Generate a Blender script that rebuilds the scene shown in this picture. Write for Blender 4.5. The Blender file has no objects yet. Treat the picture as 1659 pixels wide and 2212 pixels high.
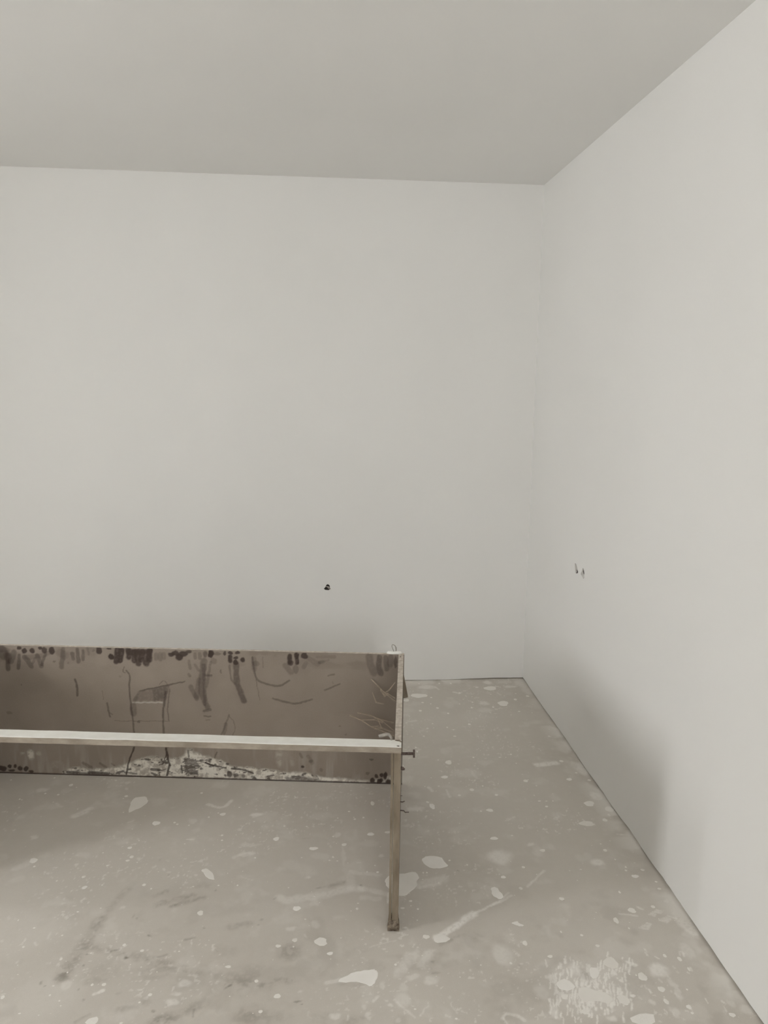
import bpy, bmesh, math, random
import numpy as np
from mathutils import Vector, Matrix
random.seed(7)
C = bpy.context.scene.collection
SC = bpy.context.scene

# ------------------------------------------------------------------ camera
FPX, YAW, PITCH, ROLL, EYE = 1665.68, 0.086177, 0.165251, 0.0122985, 1.61
cam_d = bpy.data.cameras.new('camera'); cam = bpy.data.objects.new('camera', cam_d); C.objects.link(cam)
cam_d.sensor_fit = 'HORIZONTAL'; cam_d.sensor_width = 36.0; cam_d.lens = FPX * 36.0 / 1659.0; cam_d.clip_start = 0.02
fw = Vector((math.sin(YAW) * math.cos(PITCH), math.cos(YAW) * math.cos(PITCH), -math.sin(PITCH)))
rt = Vector((math.cos(YAW), -math.sin(YAW), 0)); up = rt.cross(fw)
r2 = rt * math.cos(ROLL) + up * math.sin(ROLL); u2 = up * math.cos(ROLL) - rt * math.sin(ROLL)
M = Matrix((r2, u2, -fw)).transposed().to_4x4(); M.translation = (0, 0, EYE)
cam.matrix_world = M
SC.camera = cam

# ------------------------------------------------------------------ light and exposure
world = bpy.data.worlds.new('overcast_sky'); SC.world = world; world.use_nodes = True
bg = world.node_tree.nodes['Background']; bg.inputs[0].default_value = (0.975, 0.983, 0.982, 1); bg.inputs[1].default_value = 26.0
SC.view_settings.view_transform = 'Standard'; SC.view_settings.look = 'None'
SC.view_settings.gamma = 1.0; SC.view_settings.use_curve_mapping = False
SC.view_settings.exposure = 0.0
SC.cycles.max_bounces = 8; SC.cycles.diffuse_bounces = 8; SC.cycles.glossy_bounces = 1; SC.cycles.use_denoising = True
SC.cycles.sample_clamp_indirect = 8.0
SC.cycles.use_adaptive_sampling = True; SC.cycles.adaptive_threshold = 0.1; SC.cycles.adaptive_min_samples = 16

# room: right wall, back wall, ceiling height; left and rear walls are outside the frame
RX, BY_, CH, LX, FY = 1.1314, 4.0007, 2.6, -3.4, -2.4
WIN = [  # (wall, centre along the wall, sill, head, width)
    ('left', 1.20, 0.78, 2.0, 0.52),
    ('left', 2.30, 0.78, 2.0, 0.20),  # narrow unseen opening, added for fill and a faint second shadow edge
    ('rear', 0.45, 1.3, 2.3, 0.42),  # unseen rear opening, added to fill light into the back right corner
]

def portal(name, loc, rot, w, h):
    d = bpy.data.lights.new(name, 'AREA'); d.shape = 'RECTANGLE'; d.size = w; d.size_y = h; d.cycles.is_portal = True
    o = bpy.data.objects.new(name, d); C.objects.link(o); o.location = loc; o.rotation_euler = rot
for side, c, z0, z1, w in WIN:
    if side == 'left': portal('unseen_window_daylight', (LX - 0.10, c, (z0 + z1) / 2), (0, -math.pi / 2, 0), z1 - z0, w)
    else: portal('unseen_window_daylight', (c, FY - 0.10, (z0 + z1) / 2), (math.pi / 2, 0, 0), w, z1 - z0)

# ------------------------------------------------------------------ helpers
def lin(v):
    v /= 255.0
    return v / 12.92 if v <= 0.04045 else ((v + 0.055) / 1.055) ** 2.4
def rgb(r, g, b): return (lin(r), lin(g), lin(b), 1)

class Mat:
    def __init__(s, name, rough=0.8, spec=0.3):
        s.m = bpy.data.materials.new(name); s.m.use_nodes = True; s.nt = s.m.node_tree; s.n = s.nt.nodes
        s.b = s.n['Principled BSDF']; s.b.inputs['Roughness'].default_value = rough; s.b.inputs['Specular IOR Level'].default_value = spec
        s.co = s.n.new('ShaderNodeTexCoord').outputs['Object']
    def link(s, a, b): s.nt.links.new(a, b)
    def noise(s, scale, detail=4, rough=0.55, stretch=None):
        t = s.n.new('ShaderNodeTexNoise'); t.inputs['Scale'].default_value = scale; t.inputs['Detail'].default_value = detail; t.inputs['Roughness'].default_value = rough
        co = s.co
        if stretch:
            mp = s.n.new('ShaderNodeMapping'); mp.inputs['Scale'].default_value = stretch; s.link(co, mp.inputs[0]); co = mp.outputs[0]
        s.link(co, t.inputs['Vector']); return t.outputs['Fac']
    def ramp(s, fac, stops):
        r = s.n.new('ShaderNodeValToRGB'); e = r.color_ramp.elements
        while len(e) < len(stops): e.new(0.5)
        for k, (p, c) in enumerate(stops): e[k].position = p; e[k].color = c if isinstance(c, tuple) else (c, c, c, 1)
        s.link(fac, r.inputs[0]); return r.outputs[0]
    def mix(s, fac, a, b, mode='MIX'):
        x = s.n.new('ShaderNodeMix'); x.data_type = 'RGBA'; x.blend_type = mode
        for v, i in ((fac, 0), (a, 6), (b, 7)):
            if isinstance(v, (float, int)): x.inputs[i].default_value = v
            elif isinstance(v, tuple): x.inputs[i].default_value = v
            else: s.link(v, x.inputs[i])
        return x.outputs[2]
    def math(s, op, a, b):
        x = s.n.new('ShaderNodeMath'); x.operation = op; x.use_clamp = True
        for k, v in enumerate((a, b)):
            if isinstance(v, (float, int)): x.inputs[k].default_value = v
            else: s.link(v, x.inputs[k])
        return x.outputs[0]
    def attr(s, name):
        a = s.n.new('ShaderNodeAttribute'); a.attribute_name = name
        q = s.n.new('ShaderNodeSeparateColor'); s.link(a.outputs['Color'], q.inputs[0]); return q.outputs
    def color(s, v):
        if isinstance(v, tuple): s.b.inputs['Base Color'].default_value = v
        else: s.link(v, s.b.inputs['Base Color'])
    def bump(s, h, strength, dist):
        x = s.n.new('ShaderNodeBump'); x.inputs['Strength'].default_value = strength; x.inputs['Distance'].default_value = dist
        s.link(h, x.inputs['Height']); s.link(x.outputs[0], s.b.inputs['Normal'])

def mat_wall(name, c1, c2):
    m = Mat(name, 0.75, 0.25)
    m.color(m.mix(m.ramp(m.noise(1.3, 1), [(0.35, 0.0), (0.65, 1.0)]), c1, c2))
    return m.m
M_WALL = mat_wall('white_wall_paint', (0.855, 0.85, 0.832, 1), (0.87, 0.865, 0.848, 1))
M_CEIL = mat_wall('white_ceiling_paint', (0.81, 0.805, 0.788, 1), (0.83, 0.825, 0.808, 1))
def mat_simple(name, c1, c2, scale, rough=0.85, spec=0.25, stretch=None, lo=0.35, hi=0.65, bump=0.0):
    m = Mat(name, rough, spec); f = m.noise(scale, 6, 0.6, stretch)
    m.color(m.mix(m.ramp(f, [(lo, 0.0), (hi, 1.0)]), c1, c2))
    if bump: m.bump(f, bump, 0.004)
    return m.m
M_CORE = mat_simple('broken_masonry', (0.10, 0.085, 0.08, 1), (0.22, 0.20, 0.19, 1), 60)
M_SPLAT = None
def mat_splat():
    m = Mat('dried_plaster', 0.85, 0.2)
    oi = m.n.new('ShaderNodeObjectInfo')
    c = m.mix(oi.outputs['Random'], (0.85, 0.82, 0.765, 1), (0.93, 0.905, 0.865, 1))
    m.color(m.mix(m.ramp(m.noise(9, 4), [(0.4, 0.0), (0.7, 0.35)]), c, (0.75, 0.71, 0.655, 1)))
    return m.m
M_SPLAT = mat_splat()
def mat_floor():
    m = Mat('levelled_screed', 0.62, 0.35); a = m.attr('paint')
    base = m.mix(m.ramp(m.noise(1.6, 3), [(0.3, 0.0), (0.7, 1.0)]), (0.60, 0.558, 0.50, 1), (0.655, 0.615, 0.558, 1))
    base = m.mix(m.ramp(m.noise(38, 3, 0.65), [(0.42, 0.0), (0.75, 0.30)]), base, (0.68, 0.645, 0.59, 1))
    base = m.mix(m.ramp(m.noise(420, 1), [(0.3, 0.0), (0.8, 0.22)]), base, (0.44, 0.40, 0.345, 1))
    c = m.mix(a[0], base, (0.90, 0.87, 0.82, 1))
    c = m.mix(a[1], c, (0.25, 0.22, 0.18, 1))
    m.color(c)
    return m.m
M_FLOOR = mat_floor()
def mat_panel():
    m = Mat('dusty_film_plywood', 0.5, 0.4); a = m.attr('marks')
    base = m.mix(m.ramp(m.noise(6, 5), [(0.3, 0.0), (0.7, 1.0)]), (0.27, 0.225, 0.185, 1), (0.315, 0.265, 0.22, 1))
    base = m.mix(m.ramp(m.noise(260, 3), [(0.4, 0.0), (0.8, 0.3)]), base, (0.38, 0.33, 0.285, 1))
    c = m.mix(a[1], base, (0.80, 0.765, 0.69, 1))
    c = m.mix(a[0], c, (0.055, 0.036, 0.029, 1))
    m.color(c)
    return m.m
M_PANEL = mat_panel()
M_FILM = mat_simple('brown_film_plywood', (0.19, 0.155, 0.12, 1), (0.24, 0.20, 0.165, 1), 14, 0.5, 0.4)
M_EDGE = mat_simple('plastered_plywood_edge', (0.44, 0.38, 0.315, 1), (0.66, 0.60, 0.53, 1), 60, 0.9, 0.15, None, 0.3, 0.62)
M_RAWEDGE = mat_simple('stained_board_edge', (0.20, 0.16, 0.115, 1), (0.32, 0.27, 0.21, 1), 30, 0.9, 0.15, (1, 1, 0.25), 0.35, 0.65)
M_DUST = mat_simple('plaster_dust', (0.80, 0.785, 0.735, 1), (0.86, 0.85, 0.81, 1), 25, 0.95, 0.1)
M_RAIL = mat_simple('dirty_rail_face', (0.29, 0.245, 0.20, 1), (0.44, 0.39, 0.325, 1), 22, 0.9, 0.15, (0.5, 1, 1), 0.35, 0.65)
M_RUST = mat_simple('rusty_iron', (0.075, 0.052, 0.044, 1), (0.17, 0.13, 0.11, 1), 180, 0.7, 0.4)
M_STEEL = mat_simple('dull_grey_steel', (0.28, 0.255, 0.225, 1), (0.40, 0.37, 0.33, 1), 90, 0.55, 0.4)
M_ROT = mat_simple('damp_dark_wood', (0.085, 0.062, 0.045, 1), (0.30, 0.25, 0.195, 1), 70, 0.9, 0.2, None, 0.38, 0.62)
M_WEB = mat_simple('dusty_cobweb', (0.52, 0.42, 0.32, 1), (0.66, 0.56, 0.45, 1), 60, 0.95, 0.1)
M_FRAME = mat_simple('white_window_frame', (0.74, 0.74, 0.73, 1), (0.78, 0.78, 0.77, 1), 8, 0.4, 0.5)
M_CABLE = mat_simple('pale_conduit_plastic', (0.62, 0.56, 0.50, 1), (0.72, 0.67, 0.60, 1), 60, 0.5, 0.4)

def obj(name, me, mats, parent=None, smooth=False):
    o = bpy.data.objects.new(name, me); C.objects.link(o)
    if mats is not None:
        for m in (mats if isinstance(mats, (list, tuple)) else [mats]): me.materials.append(m)
    if parent: o.parent = parent
    if smooth: me.polygons.foreach_set('use_smooth', [True] * len(me.polygons))
    return o
def bm_obj(name, bm, mats, parent=None, smooth=False):
    bmesh.ops.recalc_face_normals(bm, faces=bm.faces[:])
    me = bpy.data.meshes.new(name); bm.to_mesh(me); bm.free()
    return obj(name, me, mats, parent, smooth)
def box(bm, x0, x1, y0, y1, z0, z1, mi=0):
    v = [bm.verts.new(q) for q in ((x0, y0, z0), (x1, y0, z0), (x1, y1, z0), (x0, y1, z0), (x0, y0, z1), (x1, y0, z1), (x1, y1, z1), (x0, y1, z1))]
    out = {}
    for k, i in (('bottom', (0, 3, 2, 1)), ('top', (4, 5, 6, 7)), ('front', (0, 1, 5, 4)), ('right', (1, 2, 6, 5)), ('back', (2, 3, 7, 6)), ('left', (3, 0, 4, 7))):
        f = bm.faces.new([v[j] for j in i]); f.material_index = mi; out[k] = f
    return v, out
def tube(bm, pts, rad, n=8, cap=True):
    pts = [Vector(p) for p in pts]; rads = rad if isinstance(rad, (list, tuple)) else [rad] * len(pts)
    rings = []; prev = None
    for i, p in enumerate(pts):
        t = (pts[min(i + 1, len(pts) - 1)] - pts[max(i - 1, 0)]).normalized()
        a = prev if prev else (Vector((0, 0, 1)) if abs(t.z) < 0.9 else Vector((1, 0, 0)))
        a = (a - t * a.dot(t)).normalized(); prev = a; b_ = t.cross(a)
        rings.append([bm.verts.new(p + (a * math.cos(2 * math.pi * k / n) + b_ * math.sin(2 * math.pi * k / n)) * rads[i]) for k in range(n)])
    for r, s in zip(rings, rings[1:]):
        for k in range(n): bm.faces.new((r[k], r[(k + 1) % n], s[(k + 1) % n], s[k]))
    if cap: bm.faces.new(rings[0][::-1]); bm.faces.new(rings[-1])
def tag(o, label, cat): o['label'] = label; o['category'] = cat
def struct(o): o['kind'] = 'structure'; return o

# ------------------------------------------------------------------ mark data: world millimetres, measured on the floor and on the board
PB = [("d",-1543,544,9.4,7.6,0.9),("d",-1524,533,10.5,10.8,0.9),("d",-1492,534,11.5,10.8,0.9),("d",-1459,544,9.4,6.5,0.9),("d",-1442,536,11.5,13.5,0.85),("d",-1411,536,12.6,16.2,0.9),("d",-1220,540,12.5,15.1,0.9),
    ("d",-1178,549,10.4,4.3,0.9),("d",-1171,516,12.5,13.0,1),("d",-927,531,13.5,9.7,0.9),("d",-911,536,16.6,11.8,0.9),("d",-896,521,14.5,14.0,0.95),("d",-878,535,18.1,11.8,0.9),("d",-857,545,11.4,6.4,0.8),("d",-769,535,9.3,13.9,0.9),
    ("d",-1241,540,5.2,6.5,0.35),("d",-1613,523,21.0,32.6,0.5),("d",-1593,504,15.8,27.2,0.4),("d",-1617,536,36.8,13.5,0.4),("d",-1071,241,7.4,5.6,0.5),("d",-1544,386,3.7,2.7,0.5),("d",-1602,266,11.7,7.8,0.3),("d",-1651,21,21.6,12.6,0.9),
    ("d",-1618,32,7.6,9.1,0.9),("d",-1595,34,7.6,9.7,0.9),("d",-1611,14,11.9,5.7,0.9),("d",-1573,23,11.9,10.3,0.9),("d",-1549,23,8.6,10.3,0.9),("d",-1528,13,10.8,6.9,0.9),("d",-1080,536,31.2,13.5,0.75),("d",-1048,542,36.4,9.7,0.8),
    ("d",-1405,490,6.3,4.3,0.4),("d",-1346,486,5.2,5.4,0.3),("d",-1139,434,5.2,5.4,0.2),("w",-1526,86,12.9,20.4,0.55),("w",-1560,90,10.8,7.9,0.2),("w",-1493,92,10.7,7.9,0.2),("w",-1421,44,32.2,14.2,0.12),("d",-767,538,10.8,15.7,0.95),
    ("d",-713,541,7.5,10.1,0.8),("d",-689,543,9.7,5.6,0.9),("d",-662,546,9.7,6.7,0.9),("d",-668,524,9.7,7.8,0.9),("d",-670,504,9.7,11.2,0.95),("d",-640,516,9.7,11.2,0.95),("d",-743,539,16.2,6.7,0.4),("d",-757,508,13.5,14.0,0.3),
    ("d",-791,535,10.8,11.2,0.4),("d",-588,501,13.4,11.2,0.3),("d",-427,482,11.8,19.1,0.4),("d",-394,538,13.9,12.3,0.9),("d",-325,513,16.0,8.4,0.3),("d",-451,507,11.8,11.2,0.8),("d",-51,525,12.7,30.6,0.45),("d",-31,523,7.4,25.0,0.6),
    ("d",-402,65,6.6,5.3,0.85),("d",-369,89,8.8,7.0,0.35),("d",-124,106,7.6,3.5,0.5),("d",-137,44,8.7,7.0,0.4),("d",-120,15,10.9,10.6,0.95),("d",-89,11,10.9,10.6,0.95),("d",-102,33,7.6,10.5,0.9),("d",-80,39,7.6,9.4,0.9),
    ("d",-65,37,7.6,15.2,0.95),("d",-82,17,8.7,8.2,0.9),("d",-49,10,14.2,10.6,0.95),("d",-107,3,21.9,4.7,0.9),("d",-710,67,7.7,5.3,0.8),("d",-705,25,11.1,14.2,0.8),("d",-678,20,11.1,8.3,0.7),("d",-250,244,4.3,2.9,0.4),
    ("d",-227,212,5.4,4.6,0.3),("d",-728,466,3.8,7.9,0.4),("d",-326,53,6.6,9.4,0.3),("d",-606,15,9.9,7.1,0.6),("d",-645,16,7.7,8.3,0.5)]
PS = [("d",[[-1144,548],[-1152,494]],21.8,0.95),("d",[[-1126,545],[-1136,499]],20.6,0.95),("d",[[-1100,549],[-1100,516]],21.9,0.95),("d",[[-1080,538],[-1079,501]],23.0,0.9),("d",[[-1064,536],[-1061,490]],24.2,0.85),("d",[[-1043,539],
    [-1050,507]],22.7,0.95),("d",[[-1015,543],[-1031,491]],25.6,0.9),("d",[[-1012,548],[-1019,508]],22.7,0.95),("d",[[-1328,524],[-1326,504]],15.9,0.55),("d",[[-1308,544],[-1305,492]],15.9,0.55),("d",[[-1284,539],[-1285,501]],14.7,0.5),
    ("d",[[-1264,550],[-1262,523]],10.6,0.35),("d",[[-989,530],[-989,513]],17.7,0.35),("d",[[-973,530],[-972,511]],17.8,0.35),("d",[[-958,533],[-957,517]],15.7,0.3),("d",[[-831,536],[-832,520]],15.5,0.4),("d",[[-813,537],
    [-813,521]],15.5,0.4),("d",[[-790,543],[-790,529]],15.5,0.35),("d",[[-1365,542],[-1368,510],[-1377,469]],20.8,0.45),("d",[[-1377,529],[-1362,518]],38.9,0.3),("d",[[-1593,515],[-1596,453]],18.0,0.6),("d",[[-1546,514],
    [-1552,458]],14.7,0.55),("d",[[-1525,506],[-1499,468]],21.1,0.5),("d",[[-1493,480],[-1481,502]],10.2,0.35),("d",[[-1472,513],[-1458,470]],19.6,0.5),("d",[[-1439,522],[-1455,475]],13.4,0.5),("d",[[-1566,527],[-1581,488]],25.6,0.5),
    ("d",[[-1414,530],[-1451,513],[-1515,506]],21.3,0.3),("d",[[-1323,416],[-1318,392],[-1317,348]],8.5,0.6),("d",[[-1215,372],[-1211,334]],3.2,0.3),("d",[[-1197,318],[-1191,280],[-1188,260]],7.5,0.55),("d",[[-1191,280],
    [-1177,271]],4.5,0.4),("d",[[-1120,475],[-1127,453],[-1117,450]],3.7,0.5),("d",[[-1112,459],[-1097,442],[-1105,381],[-1098,299],[-1091,188]],6.9,0.6),("d",[[-1094,129],[-1121,64],[-1131,10]],6.8,0.85),("d",[[-1060,374],[-1013,386],
    [-939,404],[-876,419]],5.9,0.6),("d",[[-956,374],[-971,275],[-970,192]],8.4,0.6),("d",[[-939,385],[-951,308],[-946,253]],5.8,0.45),("d",[[-1089,313],[-1090,277]],24.3,0.4),("d",[[-1171,243],[-943,248]],1.7,0.4),("d",[[-962,130],
    [-956,80],[-948,57]],8.7,0.9),("d",[[-951,55],[-963,12]],8.9,0.9),("d",[[-963,102],[-976,62],[-993,56]],4.7,0.8),("d",[[-954,88],[-982,57]],4.8,0.8),("d",[[-957,186],[-954,133]],3.7,0.3),("d",[[-981,403],[-962,425],
    [-945,401]],3.3,0.4),("d",[[-796,508],[-815,388],[-788,313]],26.2,0.5),("d",[[-853,398],[-830,347]],18.3,0.4),("d",[[-821,426],[-831,355]],20.8,0.35),("d",[[-857,506],[-853,474]],11.5,0.35),("d",[[-770,503],[-788,400]],10.3,0.35),
    ("d",[[-833,491],[-820,469]],11.8,0.3),("d",[[-802,296],[-775,302]],12.0,0.5),("d",[[-802,274],[-776,273]],6.6,0.45),("d",[[-860,450],[-855,444]],12.0,0.4),("d",[[-792,449],[-769,446]],12.0,0.3),("d",[[-795,257],[-779,258]],4.4,0.3),
    ("d",[[-1308,55],[-1277,37]],15.1,0.4),("d",[[-1239,55],[-1213,38]],10.4,0.4),("d",[[-1191,56],[-1180,48]],5.8,0.4),("d",[[-802,70],[-771,60]],5.1,0.85),("d",[[-901,56],[-900,25]],7.5,0.8),("d",[[-1377,13],[-1337,12]],12.6,0.85),
    ("d",[[-1327,10],[-1289,8]],9.2,0.7),("d",[[-1284,13],[-1211,11]],14.9,0.85),("d",[[-1171,14],[-1144,24]],8.9,0.8),("d",[[-1139,18],[-1088,15]],6.9,0.7),("d",[[-1026,36],[-997,34]],12.5,0.8),("d",[[-1027,19],[-1011,13]],9.2,0.8),
    ("d",[[-1000,31],[-968,36]],4.5,0.8),("d",[[-872,122],[-870,94]],7.5,0.7),("d",[[-886,85],[-852,84]],5.1,0.8),("d",[[-879,79],[-829,79]],5.1,0.8),("d",[[-895,72],[-840,72]],5.1,0.8),("d",[[-887,66],[-836,66]],5.1,0.8),("d",[[-880,60],
    [-832,60]],5.1,0.8),("d",[[-895,54],[-848,53]],5.1,0.8),("d",[[-887,48],[-829,48]],5.1,0.8),("d",[[-880,42],[-846,41]],5.1,0.8),("d",[[-896,35],[-834,35]],5.1,0.8),("d",[[-888,29],[-835,29]],5.1,0.8),("d",[[-881,23],
    [-844,22]],5.1,0.8),("w",[[-1091,324],[-973,328]],5.5,0.35),("d",[[-691,529],[-691,512]],18.3,0.95),("d",[[-667,499],[-668,420],[-639,344]],23.0,0.6),("d",[[-693,493],[-691,436],[-675,414]],7.7,0.4),("d",[[-601,528],[-594,456],
    [-578,425],[-497,405],[-454,434]],7.4,0.5),("d",[[-595,523],[-595,478]],19.4,0.3),("d",[[-560,529],[-559,485]],4.3,0.3),("d",[[-591,450],[-574,349]],2.7,0.35),("d",[[-451,537],[-453,510]],18.2,0.95),("d",[[-425,543],
    [-423,508]],18.3,1),("d",[[-470,495],[-448,468]],22.2,0.35),("d",[[-397,491],[-388,506]],19.3,0.35),("d",[[-376,528],[-341,507]],25.1,0.28),("d",[[-341,535],[-274,537]],14.5,0.25),("d",[[-336,510],[-298,524]],11.0,0.25),
    ("d",[[-522,356],[-476,343],[-428,334],[-363,357]],8.0,0.5),("d",[[-312,397],[-282,410],[-254,425]],7.2,0.45),("d",[[-298,459],[-274,464]],6.7,0.4),("d",[[-282,435],[-278,424]],3.3,0.3),("d",[[-134,540],[-132,506],
    [-116,476]],32.2,0.4),("d",[[-96,541],[-98,502],[-88,473]],22.4,0.6),("d",[[-71,541],[-65,491]],19.2,0.5),("d",[[-700,282],[-714,242],[-735,192]],7.0,0.4),("d",[[-700,277],[-679,249],[-676,220],[-688,191]],3.9,0.35),("d",[[-714,242],
    [-722,201]],15.2,0.35),("d",[[-753,119],[-762,95]],5.5,0.5),("d",[[-804,71],[-765,59],[-719,51]],7.1,0.9),("d",[[-694,49],[-644,47],[-606,31]],7.1,0.9),("d",[[-548,19],[-521,25]],5.8,0.8),("d",[[-348,28],[-339,14]],4.5,0.5),
    ("d",[[-798,490],[-797,320]],14.2,0.4),("d",[[-788,445],[-767,448]],6.7,0.4),("d",[[-413,123],[-405,106]],10.1,0.35),("d",[[-380,112],[-364,84]],17.0,0.25),("w",[[-500,120],[-493,74]],27.7,0.22),("w",[[-451,98],[-446,75]],16.7,0.12)]
PP = [("d",[[-1091,331],[-1068,371],[-1013,385],[-939,404],[-957,335]],0.3),("d",[[-1008,383],[-939,402],[-957,336],[-1004,334]],0.35),("d",[[-1094,332],[-1068,371],[-1058,371],[-1078,331]],0.3),("w",[[-1401,16],[-1357,33],[-1283,32],
    [-1213,32],[-1148,49],[-1094,69],[-1024,95],[-934,83],[-897,93],[-870,116],[-833,112],[-739,81],[-740,2],[-1134,7],[-1391,5]],0.85),("w",[[-886,105],[-874,138],[-853,133],[-849,100]],0.6),("d",[[-479,17],[-413,25],[-342,14],[-320,5],
    [-392,1],[-469,1]],0.65),("w",[[-825,87],[-737,81],[-688,58],[-595,53],[-479,40],[-391,41],[-331,21],[-260,19],[-150,14],[-41,23],[-34,-6],[-811,-6]],0.85),("w",[[-63,28],[-42,38],[-35,6],[-44,23]],0.8)]
FS = [(-994,2975,9.3,11.8),(-1248,3031,3.8,5.5),(-1158,2878,4.2,5.0),(-1021,2903,5.5,6.3),(-753,2875,7.3,7.3),(-1074,2915,4.9,5.1),(-825,3001,5.1,5.3),(-598,2676,13.7,14.9),(-531,2676,5.2,5.3),(-361,2721,10.6,10.9),(-411,2704,4.1,5.4),
    (-463,2880,5.5,7.2),(-347,2582,5.6,5.9),(-343,2551,4.4,4.8),(-658,2527,8.7,6.7),(-639,2472,7.4,8.3),(-648,2453,6.9,5.5),(-770,2374,6.6,6.9),(-751,2318,8.0,8.3),(-564,2318,6.5,6.6),(-537,2297,3.5,4.0),(-363,2170,9.6,10.9),
    (-561,2047,5.8,5.9),(-505,2020,5.8,5.1),(-725,2003,4.4,5.8),(-579,1899,5.9,6.4),(-448,1855,6.2,5.5),(-171,1883,5.1,5.1),(-833,1873,5.7,7.0),(-253,1941,8.7,4.8),(-263,2296,3.5,4.8),(-501,1766,4.7,3.6),(-576,1777,16.6,12.4),
    (-152,2547,9.8,13.0),(-127,2626,4.2,5.3),(187,2555,11.7,11.2),(-19,2481,14.7,10.5),(207,2762,8.2,16.4),(134,2656,5.4,6.5),(168,2665,4.9,5.5),(115,2710,4.9,4.5),(250,2563,10.6,8.2),(48,2428,3.3,4.6),(-218,2440,4.4,4.6),
    (-69,2171,11.5,12.0),(5,2021,19.8,16.6),(-71,2033,8.5,7.4),(-118,2012,7.5,6.6),(-74,2006,2.8,3.3),(31,1972,8.3,7.0),(-170,1882,5.7,5.8),(-111,1826,8.6,8.8),(-151,1778,5.9,5.8),(259,2151,7.1,4.5),(258,2062,5.3,4.9),(315,2020,9.6,9.5),
    (214,1916,4.1,4.3),(288,2182,5.6,5.4),(89,2497,9.1,8.7),(118,2156,5.0,6.0),(306,2143,4.0,4.5),(437,2724,9.4,18.5),(423,2757,6.3,5.9),(195,2334,5.4,5.2),(189,2370,3.3,3.6),(850,2893,9.0,11.1),(1053,2706,21.0,19.0),(1072,2590,8.9,11.8),
    (1101,2623,5.8,8.4),(995,2571,30.1,16.1),(1032,2894,9.8,9.9),(1116,2883,7.0,8.5),(703,2793,6.0,7.7),(879,2696,5.2,6.1),(862,2737,5.3,5.0),(628,2500,13.3,10.5),(1050,2255,11.8,9.3),(1089,2287,7.4,6.7),(1038,2305,4.0,5.8),
    (1031,2287,4.5,5.7),(1108,2222,5.0,4.6),(782,2417,9.4,9.1),(1003,2403,7.1,9.3),(609,2280,7.8,8.0),(689,2328,5.7,6.5),(971,2091,12.6,11.4),(904,2050,8.2,12.5),(769,2160,8.0,8.3),(778,1995,5.0,5.1),(658,1917,7.2,6.0),(809,1949,6.9,6.4),
    (891,1824,11.2,16.8),(924,1777,9.1,10.6),(918,1735,6.7,10.8),(970,1713,7.5,7.1),(1071,1680,7.9,7.7),(689,1718,8.8,7.9),(834,1683,31.2,20.2),(1044,2103,7.4,7.5),(539,1899,4.7,5.2),(652,2219,6.5,6.8),(966,2179,3.8,7.0),
    (1018,2349,2.9,5.0),(1103,2187,7.7,5.4),(600,1974,7.8,9.7),(988,1897,5.8,7.0),(652,1770,7.2,8.2),(826,1814,6.5,6.3),(837,1760,7.2,6.0),(1033,1842,4.2,8.1),(1025,1881,6.7,9.8),(523,3793,41.9,29.0),(449,3736,17.7,15.6),
    (919,3870,33.2,30.9),(942,3670,28.5,31.2),(505,3605,9.2,10.3),(640,3565,6.1,8.7),(545,3454,4.7,5.4),(609,3410,4.7,8.0),(634,3382,4.7,5.3),(558,3069,14.9,17.6),(521,2945,13.8,12.2),(851,2895,8.7,10.2),(1068,3289,5.7,7.8),
    (787,3694,5.1,7.8),(742,3816,6.5,11.6),(1017,3716,10.3,11.2),(1093,3755,9.1,9.9),(881,3628,6.2,9.1),(770,3627,5.0,9.1),(721,3437,8.3,9.6),(628,3315,8.0,6.3),(485,3323,5.7,6.3),(434,3214,5.0,8.3),(435,3175,4.9,8.1),(1051,3050,9.7,11.4),
    (614,2838,8.9,11.5),(556,2799,6.4,7.5),(704,2793,6.9,6.6),(664,2864,4.0,5.9),(436,2728,9.5,19.4),(653,2684,14.2,10.5),(675,3107,4.9,6.8),(846,3125,4.9,5.8),(1035,2895,12.8,9.3),(863,2737,6.8,4.6),(880,2696,6.2,6.3),(618,2680,4.7,5.2),
    (1115,2883,7.2,6.3),(544,3954,5.4,7.0),(719,3950,6.0,10.5),(655,3953,5.4,8.8),(584,3765,5.8,8.0),(531,3704,7.6,7.7),(570,3686,4.4,6.1),(596,3633,8.7,9.0),(849,3886,9.3,6.9),(1082,2947,6.3,6.5),(717,3675,3.8,6.2),(999,3569,7.4,6.0),
    (514,3405,5.8,6.6),(916,2734,2.9,4.6),(423,2756,5.8,6.3)]
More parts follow.
